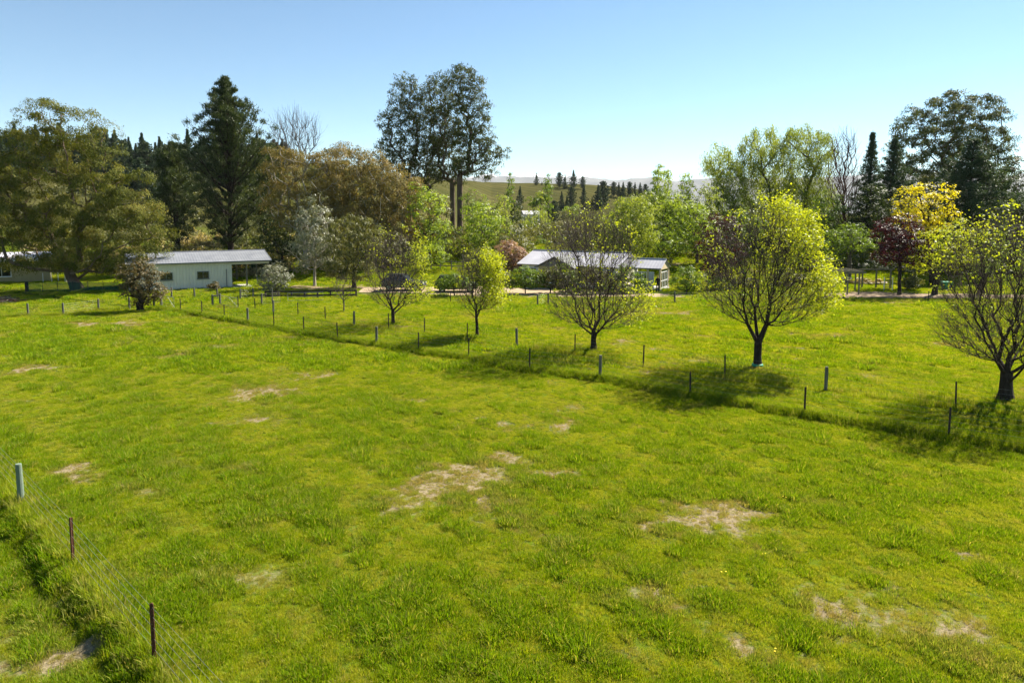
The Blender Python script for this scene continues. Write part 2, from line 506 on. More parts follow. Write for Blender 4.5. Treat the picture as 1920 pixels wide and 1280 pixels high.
base = mixc(nt, ramp(nt, dr, [(.15, (0, 0, 0)), (.75, (1, 1, 1))]), turf, straw)
hilln = noise(nt, 0.03, 6, .65, vec)
hillc = ramp(nt, hilln, [(.3, (0.036, 0.042, 0.012)), (.5, (0.06, 0.06, 0.02)), (.7, (0.095, 0.085, 0.032))])
wv = nt.nodes.new('ShaderNodeTexWave')
wv.inputs['Scale'].default_value = 0.055
wv.inputs['Distortion'].default_value = 0.25
wv.bands_direction = 'DIAGONAL'
nt.links.new(vec, wv.inputs[0])
rows = math_(nt, 'MULTIPLY', attr(nt, 'vine'), math_(nt, 'MULTIPLY', wv.outputs[0], 0.55))
hillc = mixc(nt, rows, hillc, (0.036, 0.036, 0.014))
base = mixc(nt, attr(nt, 'hill'), base, hillc)
principled(nt, out, base, 1.0, 0.0, 0, n3, 0.5, 0.05)
gm = raw_mesh('ground', V, Fq, m, {'dry': dryness(V[:, 0], V[:, 1]), 'hill': hillmask, 'vine': vine}, True)
kind(link('ground', gm), 'structure')

def sheet(name, pts, mat, dz=0.03, n=8):
    """a flat area laid on the ground, following it"""
    xs = [p[0] for p in pts]
    ys = [p[1] for p in pts]
    poly = [(p[0], p[1]) for p in pts]
    step = 0.5
    X = np.arange(min(xs), max(xs) + step, step)
    Y = np.arange(min(ys), max(ys) + step, step)
    a, b = np.meshgrid(X, Y)
    wob = (fbm(a / 2, b / 2, 60, 3) - .5) * 1.4
    def inside(x, y):
        r = np.zeros(x.shape, bool)
        for (x0, y0), (x1, y1) in zip(poly, poly[1:] + poly[:1]):
            if y0 == y1:
                continue
            c = ((y0 > y) != (y1 > y)) & (x < (x1 - x0) * (y - y0) / (y1 - y0) + x0)
            r ^= c
        return r
    ins = inside(a + wob, b + wob)
    z = zter(a, b) + dz
    VV = np.stack([a.ravel(), b.ravel(), z.ravel()], 1)
    w = len(X)
    i0 = (np.arange(len(Y) - 1)[:, None] * w + np.arange(w - 1)[None]).ravel()
    FF = np.stack([i0, i0 + 1, i0 + w + 1, i0 + w], 1)
    FF = FF[ins.ravel()[FF].sum(1) >= 3]
    used, inv = np.unique(FF, return_inverse=True)
    o = link(name, raw_mesh(name, VV[used], inv.reshape(FF.shape), mat, None, True))
    return kind(o, 'structure')
sheet('gravel_drive', [gnd(668, 552), gnd(668, 543), gnd(780, 541), gnd(1000, 541), gnd(1060, 548), gnd(1300, 557), gnd(1300, 562), gnd(1060, 561), gnd(880, 560), gnd(780, 556)], M['gravel'], 0.05)
sheet('garden_bed', [gnd(1545, 562), gnd(1545, 553), gnd(1640, 551), gnd(1900, 556), gnd(1990, 560), gnd(1990, 566), gnd(1700, 562)], M['soil'], 0.05)
sheet('bark_bed', [gnd(545, 546), gnd(545, 538), gnd(690, 538), gnd(690, 546)], M['soil'], 0.06)

# far mountains
def mountain():
    th = np.linspace(-1.3, 1.3, 420)
    rr = np.array([5200, 5600, 6000, 6400, 6800, 7200, 7700, 8300.])
    hp = np.array([-30, 60, 150, 225, 285, 315, 290, 120.])
    T, R = np.meshgrid(th, rr)
    prof = np.interp(th, [-1.3, -.25, -.04, .08, .15, .26, .4, 1.3], [360, 390, 395, 385, 365, 345, 340, 330]) / 315.0
    H = hp[:, None] * prof[None]
    n = fbm(T * 38, R / 520, 71, 5) - 0.5
    Z = H + n * 95 * (H > 0) + (fbm(T * 170, R / 160, 77, 3) - .5) * 26
    V = np.stack([np.sin(T) * R, np.cos(T) * R, Z], 2).reshape(-1, 3)
    w = len(th)
    i0 = (np.arange(len(rr) - 1)[:, None] * w + np.arange(w - 1)[None]).ravel()
    F = np.stack([i0, i0 + 1, i0 + w + 1, i0 + w], 1)
    m, nt, out = newmat('mountain_tussock')
    vec = coords(nt)
    g = nt.nodes.new('ShaderNodeNewGeometry')
    sp = nt.nodes.new('ShaderNodeSeparateXYZ')
    nt.links.new(g.outputs['Position'], sp.inputs[0])
    nz = noise(nt, 0.004, 6, .7, vec)
    c = ramp(nt, nz, [(.3, (0.08, 0.085, 0.09)), (.7, (0.16, 0.16, 0.16))])
    sn = math_(nt, 'ADD', math_(nt, 'MULTIPLY', math_(nt, 'SUBTRACT', sp.outputs[2], 360), 0.02), math_(nt, 'MULTIPLY', math_(nt, 'SUBTRACT', noise(nt, 0.008, 5, .75, vec), 0.5), 6.0))
    sn = math_(nt, 'MULTIPLY', math_(nt, 'GREATER_THAN', sn, 0.55), math_(nt, 'LESS_THAN', sp.outputs[0], 900.0))
    c = mixc(nt, sn, c, (0.8, 0.82, 0.85))
    principled(nt, out, c, 0.95, 0.05)
    kind(link('mountains', raw_mesh('mountains', V, F, m, None, True)), 'structure')
mountain()

# ------------------------------------------------------------------ pasture grass (too many blades to count: stuff)
def grass_clump(seed, nb, R, h, w, lean, straw=0.0):
    r = np.random.default_rng(seed)
    a = r.uniform(0, 2 * np.pi, nb)
    q = R * np.sqrt(r.uniform(0, 1, nb))
    bx, by = q * np.cos(a), q * np.sin(a)
    H = h * r.uniform(0.45, 1.15, nb) * (1 - 0.35 * (q / R) ** 2)
    la = a + r.normal(0, 1.0, nb)
    le = lean * r.uniform(0.2, 1.3, nb) * H
    dx, dy = np.cos(la) * le, np.sin(la) * le
    fa = r.uniform(0, np.pi, nb)
    sx, sy = np.cos(fa) * w / 2, np.sin(fa) * w / 2
    z0 = np.full(nb, -0.03)
    V = np.zeros((nb, 5, 3))
    V[:, 0] = np.stack([bx - sx, by - sy, z0], 1)
    V[:, 1] = np.stack([bx + sx, by + sy, z0], 1)
    V[:, 2] = np.stack([bx + sx * .8 + dx * .35, by + sy * .8 + dy * .35, H * .62], 1)
    V[:, 3] = np.stack([bx - sx * .8 + dx * .35, by - sy * .8 + dy * .35, H * .62], 1)
    V[:, 4] = np.stack([bx + dx, by + dy, H], 1)
    i = np.arange(nb)[:, None] * 5
    F = np.concatenate([i + np.array([[0, 1, 2]]), i + np.array([[0, 2, 3]]), i + np.array([[3, 2, 4]])])
    rnd = np.repeat(r.uniform(0, 1, nb) * (1 - straw) + straw, 5)
    return V.reshape(-1, 3), F, rnd

def grass_mat():
    m, nt, out = newmat('grass_blades')
    rnd = attr(nt, 'rnd')
    tint = attr(nt, 'tint', 'INSTANCER')
    dry = attr(nt, 'dryness', 'INSTANCER')
    lush = ramp(nt, rnd, [(0, (0.08, 0.155, 0.004)), (.6, (0.15, 0.245, 0.005)), (.86, (0.22, 0.305, 0.007)), (1, (0.42, 0.36, 0.09))])
    pale = ramp(nt, rnd, [(0, (0.195, 0.265, 0.004)), (.6, (0.31, 0.365, 0.006)), (.86, (0.40, 0.41, 0.015)), (1, (0.56, 0.46, 0.15))])
    c = mixc(nt, tint, lush, pale)
    st = ramp(nt, rnd, [(0, (0.15, 0.14, 0.03)), (.5, (0.30, 0.24, 0.09)), (1, (0.44, 0.36, 0.17))])
    c = mixc(nt, dry, c, st)
    p = principled(nt, out, c, 0.7, 0.04)
    t = nt.nodes.new('ShaderNodeBsdfTranslucent')
    nt.links.new(mixc(nt, 1.0, c, (1.3, 1.2, 0.5), 'MULTIPLY'), t.inputs[0])
    mx = nt.nodes.new('ShaderNodeMixShader')
    mx.inputs[0].default_value = 0.45
    nt.links.new(p.outputs[0], mx.inputs[1])
    nt.links.new(t.outputs[0], mx.inputs[2])
    nt.links.new(mx.outputs[0], out.inputs['Surface'])
    return m
GM = grass_mat()
def flower_mesh():
    b = MB()
    for k in range(2):
        a = k * 2.1
        x, y = 0.05 * math.cos(a), 0.05 * math.sin(a)
        n = 8
        b.add([(x, y, 0.17)] + [(x + 0.016 * math.cos(2 * math.pi * j / n), y + 0.016 * math.sin(2 * math.pi * j / n), 0.165) for j in range(n)],
              [(0, 1 + j, 1 + (j + 1) % n) for j in range(n)])
    return b
M['dandelion'] = pmat('dandelion', (0.75, 0.5, 0.02), (0.8, 0.6, 0.03), 5, 0.7, 0.2)
gcol = bpy.data.collections.new('grass_clumps')
KINDS = [(85, .14, .085, .008, .65), (85, .15, .11, .008, .65), (75, .15, .15, .0085, .7), (90, .18, .075, .009, .65),      # near: fine blades
         (80, .30, .11, .020, .7), (80, .32, .14, .020, .7), (75, .28, .19, .021, .8),                                  # distant: broader tufts
         (40, .17, .38, .010, .6)]                                                                                      # rank grass under the fences
for k, (nb, R, h, w, le) in enumerate(KINDS):
    Vg, Fg, rg = grass_clump(100 + k, nb, R, h, w, le)
    o = bpy.data.objects.new('clump_%02d' % k, raw_mesh('clump', Vg, Fg, GM, {'rnd': rg}))
    gcol.objects.link(o)
fo = bpy.data.objects.new('clump_%02d' % len(KINDS), flower_mesh().mesh('dandelion', M['dandelion']))
gcol.objects.link(fo)

def blocked(x, y):
    """no grass on gravel, beds, under buildings"""
    b = np.zeros(x.shape, bool)
    for (px0, py0, px1, py1) in [(668, 543, 1040, 557), (1040, 549, 1300, 560), (1545, 552, 1990, 563)]:
        a, c = gnd(px0, py1), gnd(px1, py0)
        a2, c2 = gnd(px0, py0), gnd(px1, py1)
        b |= (y > a[1]) & (y < c[1]) & (x > (px0 - 960) / 1280 * y) & (x < (px1 - 960) / 1280 * y)
    return b
def grass_points():
    r = np.random.default_rng(5)
    P = []
    def band(y0, y1, dens, kinds, half=0.80):
        n = int(dens * (y1 ** 2 - y0 ** 2) * half)
        y = np.sqrt(r.uniform(y0 ** 2, y1 ** 2, n))
        x = r.uniform(-half, half, n) * y
        P.append((x, y, r.choice(kinds, n)))
    band(9, 20, 120, [0, 1, 2, 3])
    band(20, 34, 95, [0, 1, 2, 3])
    band(34, 56, 26, [4, 5, 6])
    band(56, 100, 10, [4, 5, 6])
    x = np.concatenate([p[0] for p in P])
    y = np.concatenate([p[1] for p in P])
    vid = np.concatenate([p[2] for p in P])
    # fence lines
    fx, fy = [], []
    for L, n in ((L_NEAR, 650), (L_FRONT, 7500), (L_BACK, 900), (L_LEFT, 400), (L_LAWN, 300)):
        seg = [np.linalg.norm((b - a)[:2]) for a, b in zip(L[:-1], L[1:])]
        for (a, b), s in zip(zip(L[:-1], L[1:]), seg):
            k = int(n * s / sum(seg))
            t = r.uniform(0, 1, k)
            fx.append(a[0] + (b[0] - a[0]) * t + r.normal(0, .16, k))
            fy.append(a[1] + (b[1] - a[1]) * t + r.normal(0, .16, k))
    # rough tufts between the two paddock fences and round the trees
    for (px, py, rad, k) in [(770, 628, 1.6, 130), (850, 640, 1.6, 70), (1000, 668, 1.8, 130), (1060, 664, 1.2, 60), (1330, 706, 2.0, 60), (1390, 712, 1.5, 45), (1780, 752, 2.6, 80),
                             (1680, 748, 1.6, 50), (610, 606, .9, 40), (560, 592, .8, 40), (405, 580, 1.0, 60), (540, 600, 1, 40), (1885, 750, .6, 40), (1420, 690, .5, 24), (1113, 657, .5, 24),
                             (737, 607, .6, 24), (440, 577, 1.2, 50), (665, 612, 1.6, 70), (1620, 742, 1.2, 60)]:
        c = gnd(px, py)
        fx.append(c[0] + r.normal(0, rad, k))
        fy.append(c[1] + r.normal(0, rad * .7, k))
    fx, fy = np.concatenate(fx), np.concatenate(fy)
    nf = len(fx)
    x, y, vid = np.concatenate([x, fx]), np.concatenate([y, fy]), np.concatenate([vid, np.full(nf, 7)])
    isf = np.zeros(len(x), bool)
    isf[-nf:] = True
    d = dryness(x, y)
    keep = (r.uniform(0, 1, len(x)) > d * 0.45) & ~blocked(x, y)
    keep |= isf & ~blocked(x, y)
    x, y, vid, isf, d = x[keep], y[keep], vid[keep], isf[keep], d[keep]
    # lush and thin stands
    la = L_NEAR[-1] - L_NEAR[0]
    la = la / np.linalg.norm(la)
    u, v = x * la[0] + y * la[1], -x * la[1] + y * la[0]
    big = fbm(x / 7, y / 7, 11, 3)
    tuft = fbm(x / .5, y / .5, 13, 2)
    mid = fbm(x / 2.2, y / 2.2, 14, 3)
    rows = fbm(u / 8, v / 0.6, 15, 2)
    lush = np.clip(.5 * (big - .5) + 1.6 * (tuft - .5) + .8 * (mid - .5) + 1.2 * (rows - .5) + 0.44, 0, 1)
    s = (0.55 + .95 * lush ** 1.5) * r.uniform(.8, 1.2, len(x)) * (1 - 0.5 * d)
    s = np.where(isf, r.uniform(.45, 1.05, len(x)), s)
    far = sstep(25, 50, y)
    tint = np.clip(1.0 - 1.2 * lush + 0.30 * far + r.normal(0, .16, len(x)) + 0.4 * (fbm(x / 15, y / 15, 19, 2) - .5), 0, 1)
    tint = np.where(isf, np.clip(r.normal(.45, .3, len(x)), 0, 1), tint)
    dry = np.clip(d * r.uniform(.35, 1.25, len(x)) + (r.uniform(0, 1, len(x)) < 0.05) * .5 + np.clip(.3 - lush, 0, 1) * .6, 0, 1)
    dry = np.where(isf, np.clip(r.uniform(-.5, .75, len(x)), 0, 1), dry)
    ff = isf & (dist_poly(x, y, L_FRONT) < .6)
    s = np.where(ff, s * .95, s)
    tint = np.where(ff, np.clip(r.normal(.12, .2, len(x)), 0, 1), tint)  # front fence grass tinted darker, bank shade put into its colour
    dry = np.where(ff, np.clip(r.uniform(-.9, .5, len(x)), 0, 1), dry)
    near = dist_poly(x, y, L_NEAR)
    dry = np.where(isf & (near < 1), np.clip(r.uniform(-.6, .7, len(x)), 0, 1), dry)
    weed = (r.uniform(0, 1, len(x)) < .07) & ~isf & (d < .5)
    s = np.where(weed, s * 1.35 + .1, s)
    tint = np.where(weed, 0, tint)
    # a few dandelions
    k = 14
    yy = np.sqrt(r.uniform(11 ** 2, 30 ** 2, k))
    xx = r.uniform(.25, .75, k) * yy
    ok = fbm(xx / 5, yy / 5, 91, 2) > .5
    xx, yy = xx[ok], yy[ok]
    x, y = np.concatenate([x, xx]), np.concatenate([y, yy])
    vid = np.concatenate([vid, np.full(len(xx), len(KINDS))])
    s = np.concatenate([s, r.uniform(.7, 1.2, len(xx))])
    tint = np.concatenate([tint, np.zeros(len(xx))])
    dry = np.concatenate([dry, np.zeros(len(xx))])
    return x, y, vid, s, tint, dry
def grass():
    x, y, vid, s, tint, dry = grass_points()
    r = np.random.default_rng(8)
    n = len(x)
    me = bpy.data.meshes.new('pasture_grass')
    me.vertices.add(n)
    me.vertices.foreach_set('co', np.stack([x, y, zter(x, y)], 1).astype(np.float32).ravel())
    for nm, a, tp in (('gscale', s, 'FLOAT'), ('tint', tint, 'FLOAT'), ('dryness', dry, 'FLOAT'), ('grot', r.uniform(0, 6.283, n), 'FLOAT'), ('vid', vid, 'INT')):
        t = me.attributes.new(nm, tp, 'POINT')
        t.data.foreach_set('value', np.asarray(a, np.int32 if tp == 'INT' else np.float32))
    o = link('pasture_grass', me)
    kind(o, 'stuff')
    o['label'] = 'bright green uneven pasture grass with dandelions over both paddocks'
    o['category'] = 'grass'
    g = bpy.data.node_groups.new('scatter_grass', 'GeometryNodeTree')
    g.interface.new_socket('Geometry', in_out='INPUT', socket_type='NodeSocketGeometry')
    g.interface.new_socket('Geometry', in_out='OUTPUT', socket_type='NodeSocketGeometry')
    N = g.nodes
    gi, go = N.new('NodeGroupInput'), N.new('NodeGroupOutput')
    ci = N.new('GeometryNodeCollectionInfo')
    ci.inputs['Collection'].default_value = gcol
    ci.inputs['Separate Children'].default_value = True
    ci.inputs['Reset Children'].default_value = True
    ip = N.new('GeometryNodeInstanceOnPoints')
    ip.inputs['Pick Instance'].default_value = True
    def named(nm, tp):
        a = N.new('GeometryNodeInputNamedAttribute')
        a.data_type = tp
        a.inputs['Name'].default_value = nm
        return a.outputs[0]
    cx = N.new('ShaderNodeCombineXYZ')
    g.links.new(named('grot', 'FLOAT'), cx.inputs[2])
    er = N.new('FunctionNodeEulerToRotation')
    g.links.new(cx.outputs[0], er.inputs[0])
    g.links.new(gi.outputs[0], ip.inputs['Points'])
    g.links.new(ci.outputs[0], ip.inputs['Instance'])
    g.links.new(named('vid', 'INT'), ip.inputs['Instance Index'])
    g.links.new(er.outputs[0], ip.inputs['Rotation'])
    g.links.new(named('gscale', 'FLOAT'), ip.inputs['Scale'])
    g.links.new(ip.outputs[0], go.inputs[0])
    md = o.modifiers.new('scatter', 'NODES')
    md.node_group = g
grass()

# ------------------------------------------------------------------ tree toolkit
def unit(a):
    return a / np.maximum(np.linalg.norm(a, axis=-1, keepdims=True), 1e-9)
def segs_mesh(name, A, B, RA, RB, mat, k=5):
    """tapered tubes, one for each segment"""
    A, B = np.asarray(A, float), np.asarray(B, float)
    RA, RB = np.asarray(RA, float), np.asarray(RB, float)
    d = unit(B - A)
    B = B + d * (RB * 0.5)[:, None]
    up = np.where(np.abs(d[:, 2:3]) < .9, np.array([[0, 0, 1.]]), np.array([[1., 0, 0]]))
    s = unit(np.cross(d, up))
    u = np.cross(s, d)
    an = 2 * np.pi * np.arange(k) / k
    ring = s[:, None] * np.cos(an)[None, :, None] + u[:, None] * np.sin(an)[None, :, None]
    V = np.concatenate([A[:, None] + ring * RA[:, None, None], B[:, None] + ring * RB[:, None, None]], 1)
    n = len(A)
    b = (np.arange(n) * 2 * k)[:, None, None]
    j = np.arange(k)
    q = np.stack([j, (j + 1) % k, (j + 1) % k + k, j + k], 1)[None]
    return raw_mesh(name, V.reshape(-1, 3), (b + q).reshape(-1, 4), mat, None, True)
def leaf_mesh(name, C, A, L, W, mat, rnd, rng, quad=False, N=None):
    n = len(C)
    if N is None:
        N = unit(rng.normal(size=(n, 3)))
    else:
        N = unit(N)
        A = A - N * (A * N).sum(1, keepdims=True) * .8      # the leaf lies in the surface of its clump
    A = unit(A)
    S = unit(np.cross(A, N))
    L, W = np.broadcast_to(L, n)[:, None], np.broadcast_to(W, n)[:, None]
    if quad:
        V = np.stack([C - A * L / 2, C + S * W / 2, C + A * L / 2, C - S * W / 2], 1)
    else:
        V = np.stack([C - A * L / 2 + S * W / 2, C - A * L / 2 - S * W / 2, C + A * L / 2], 1)
    k = V.shape[1]
    return raw_mesh(name, V.reshape(-1, 3), np.arange(n * k).reshape(n, k), mat, {'rnd': np.repeat(np.clip(rnd, 0, 1), k)})
def mst(start, start_parent, pts, bf=0.4, start_len=None):
    """greedy tree: every target joins where distance + bf * path length is least"""
    nodes = [np.asarray(p, float) for p in start]
    par = list(start_parent)
    plen = [0.0] * len(nodes)
    for i, p in enumerate(par):
        if p >= 0:
            plen[i] = plen[p] + float(np.linalg.norm(nodes[i] - nodes[p]))
    pts = np.asarray(pts, float)
    n = len(pts)
    best = np.full(n, 1e18)
    bp = np.zeros(n, int)
    bd = np.zeros(n)
    def relax(i, P, pl):
        v = P[None] if P.ndim == 1 else P
        dd = np.linalg.norm(pts - v, axis=1)
        down = np.clip(v[0, 2] - pts[:, 2], 0, None)
        c = dd + 0.9 * down + bf * (pl + dd)
        mk = c < best
        best[mk] = c[mk]
        bp[mk] = i
        bd[mk] = dd[mk]
    for i, p in enumerate(nodes):
        relax(i, p, plen[i])
    done = np.zeros(n, bool)
    for _ in range(n):
        c = np.where(done, 1e19, best)
        k = int(np.argmin(c))
        done[k] = True
        best[k] = -1
        nodes.append(pts[k])
        par.append(int(bp[k]))
        plen.append(plen[bp[k]] + bd[k])
        relax(len(nodes) - 1, pts[k], plen[-1])
    return np.array(nodes), np.array(par)
def radii(nodes, par, tip, base, e=2.3):
    n = len(nodes)
    acc = np.zeros(n)
    ch = np.zeros(n, int)
    order = list(range(n))
    # children always come after their parents
    r = np.zeros(n)
    for i in reversed(order):
        r[i] = max(tip, acc[i] ** (1 / e)) if ch[i] else tip
        p = par[i]
        if p >= 0:
            acc[p] += r[i] ** e
            ch[p] += 1
    if r[0] > tip:
        g = math.log(base / tip) / math.log(r[0] / tip)
        r = tip * (r / tip) ** g
    return r, ch
def limbs(name, nodes, par, r, mat, parent, org, k=6, bend=0.06, seed=0, cut=0.0):
    rng = np.random.default_rng(seed)
    idx = np.array([i for i in range(len(nodes)) if par[i] >= 0 and r[i] >= cut])
    A, B = nodes[par[idx]], nodes[idx]
    RB = r[idx]
    RA = np.minimum(r[par[idx]], RB * 1.35 + 0.004)
    ln = np.linalg.norm(B - A, axis=1)
    th_ = np.clip(1 - 2.2 * RB / r.max(), 0, 1)
    Mid = (A + B) / 2 + rng.normal(size=A.shape) * (bend * ln * th_)[:, None]
    Mid[:, 2] -= 0.04 * ln * th_
    RM = (RA + RB) / 2
    me = segs_mesh(name, np.concatenate([A, Mid]) - org, np.concatenate([Mid, B]) - org, np.concatenate([RA, RM]), np.concatenate([RM, RB]), mat, k)
    return link(name, me, parent)
def in_lobes(lobes, n, rng, shell=0.5):
    lobes = np.asarray(lobes, float)
    w = (lobes[:, 3] * lobes[:, 4] * lobes[:, 5]) ** (2 / 3)
    pick = rng.choice(len(lobes), n, p=w / w.sum())
    d = unit(rng.normal(size=(n, 3)))
    q = rng.uniform(0, 1, n) ** (1 / (3 + 6 * shell))
    return lobes[pick, :3] + d * lobes[pick, 3:] * q[:, None], d
def spread(P, n):
    """n well separated points of P"""
    keep = [0]
    dm = np.linalg.norm(P - P[0], axis=1)
    for _ in range(n - 1):
        i = int(np.argmax(dm))
        keep.append(i)
        dm = np.minimum(dm, np.linalg.norm(P - P[i], axis=1))
    return P[keep]
def px_lobes(L, Y, depth=0.9, dy=0.0):
    out = []
    k = Y / FPX
    for l in L:
        px, py, rx, ry = l[:4]
        oy = l[4] if len(l) > 4 else 0.0
        c = at(px, py, Y + dy + oy)
        out.append((c[0], c[1], c[2], rx * k, min(max(rx, ry), 1.5 * rx) * k * depth, ry * k))
    return out
def leaf_axis(mode, n, rng, out_dir=None):
    g = rng.normal(size=(n, 3))
    if mode == 'droop':
        return g * np.array([.55, .55, .4]) + np.array([0, 0, -1.])
    if mode == 'hang':
        return g * np.array([.22, .22, .2]) + np.array([0, 0, -1.])
    if mode == 'up':
        return g * np.array([.6, .6, .4]) + np.array([0, 0, 1.])
    if mode == 'out':
        return unit(out_dir) + g * .45 + np.array([0, 0, .35])
    return g
def tree(name, label, cat, px, Y, L, leaf, bark, fill=1.0, clump=None, mode='rand', size=0.0042, aspect=0.42, trunk_r=0.3, seed=1, bf=0.35, group=None,
         depth=0.9, tip=None, flat=0.75, tops=0.72, base_x=None, shell=0.55, kc=4.2, crown_name='crown', wob=.006, pull=.55, fuzz=.33, billow=None, hollow=.4):
    """trunk, limbs grown to leaf clumps inside the given lobes, thousands of small leaves"""
    rng = np.random.default_rng(seed)
    lobes = np.array(px_lobes(L, Y, depth))
    bx = (px - PPX) / FPX * Y
    base = np.array([bx, Y, zt(bx, Y)])
    root = thing(name, label, cat, base, group)
    top = lobes[:, 2] + lobes[:, 5]
    H = top.max() - base[2]
    cr = clump or 0.085 * H
    cmid = np.average(lobes[:, :3], axis=0, weights=lobes[:, 3] * lobes[:, 5])
    area = (4 * np.pi * ((lobes[:, 3] * lobes[:, 5]))).sum()
    nc = int(np.clip(area / (kc * cr * cr), 12, 420))
    if billow is None:
        billow = 1.5 * cr if mode in ('droop', 'rand') else 0
    if billow:
        # rounded leaf masses, each a dome of small clumps with its own lit and shaded side
        nb = int(np.clip(1.6 * area / (kc * billow * billow), 6, 150))
        B, _ = in_lobes(lobes, nb * 6, rng, shell)
        B = spread(B, nb)
        br = billow * rng.uniform(.65, 1.25, nb)
        cr = cr * .55
        kk = 13
        bi = np.repeat(np.arange(nb), kk)
        dd = unit(rng.normal(size=(len(bi), 3)))
        dd[:, 2] = np.where(dd[:, 2] < -.3, -dd[:, 2], dd[:, 2])
        P = B[bi] + dd * (br[bi] * rng.uniform(.7, 1.05, len(bi)))[:, None] * np.array([1, 1, .78])
        BC = B[bi] - np.array([0, 0, 1]) * (.25 * br[bi])[:, None]
        nc = len(P)
        targets = np.concatenate([B, P[rng.uniform(0, 1, nc) < .25]])
    else:
        P, _ = in_lobes(lobes, nc * 5, rng, shell)
        P = spread(P, nc)
        BC = P
        targets = P
    low = base[2] + 0.10 * H
    P[:, 2] = np.maximum(P[:, 2], low + rng.uniform(0, .05 * H, nc))
    # trunk
    zs = lobes[:, 2].min() - lobes[lobes[:, 2].argmin(), 5] * .5
    th = max(0.14 * H, min(tops * H, zs - base[2]))
    ktr = max(4, int(th / (0.07 * H)))
    t = np.linspace(0, 1, ktr)
    tx = base[0] + (cmid[0] - base[0]) * pull * t ** 1.6 + np.cumsum(rng.normal(0, wob * H, ktr)) * (t > 0)
    ty = base[1] + (cmid[1] - base[1]) * pull * t ** 1.6 + np.cumsum(rng.normal(0, wob * H, ktr)) * (t > 0)
    start = np.stack([tx, ty, base[2] - 0.15 + (th + .15) * t], 1)
    targets[:, 2] = np.maximum(targets[:, 2], low)
    nodes, par = mst(start, [-1] + list(range(ktr - 1)), targets, bf)
    r, ch = radii(nodes, par, tip or max(0.012, 0.0022 * H), trunk_r)
    r[0] *= 1.35
    limbs('trunk', nodes, par, r, bark, root, base, 6, 0.07, seed)
    # leaves
    Ll = size * Y
    Wl = Ll * aspect
    nl = int(fill * area / (Ll * Wl) * (1.12 if billow else .85))
    per = max(6, nl // nc)
    w = rng.uniform(.6, 1.4, nc)
    cnt = np.maximum(3, (per * w).astype(int))
    ci = np.repeat(np.arange(nc), cnt)
    n = len(ci)
    d = unit(rng.normal(size=(n, 3)))
    q = rng.uniform(0, 1, n) ** hollow
    d[:, 2] = np.where((d[:, 2] < -.2) & (rng.uniform(0, 1, n) < .55), -d[:, 2], d[:, 2])
    cs = cr * rng.uniform(.75, 1.3, nc)
    off = d * q[:, None] * cs[ci][:, None]
    off[:, 2] *= flat
    if mode == 'droop':
        off[:, 2] -= rng.uniform(0, .4, n) * cs[ci]
    if mode == 'hang':
        off[:, 2] -= rng.uniform(0, 1.6, n) * cs[ci]
    C = P[ci] + off
    C[:, 2] = np.maximum(C[:, 2], base[2] + .25)
    A = leaf_axis(mode, n, rng, off)
    face = (unit(C - BC[ci]) if billow else unit(off)) + .3 * unit(C - cmid) + rng.normal(size=(n, 3)) * fuzz
    crnd = np.repeat(rng.uniform(0, 1, nb), kk) * .6 + .4 * rng.uniform(0, 1, nc) if billow else rng.uniform(0, 1, nc)
    rnd = .5 * crnd[ci] + .5 * rng.uniform(0, 1, n)
    me = leaf_mesh(crown_name, C - base, A, Ll * rng.uniform(.7, 1.3, n), Wl * rng.uniform(.7, 1.3, n), leaf, rnd, rng, False, face)
    link(crown_name, me, root)
    return root

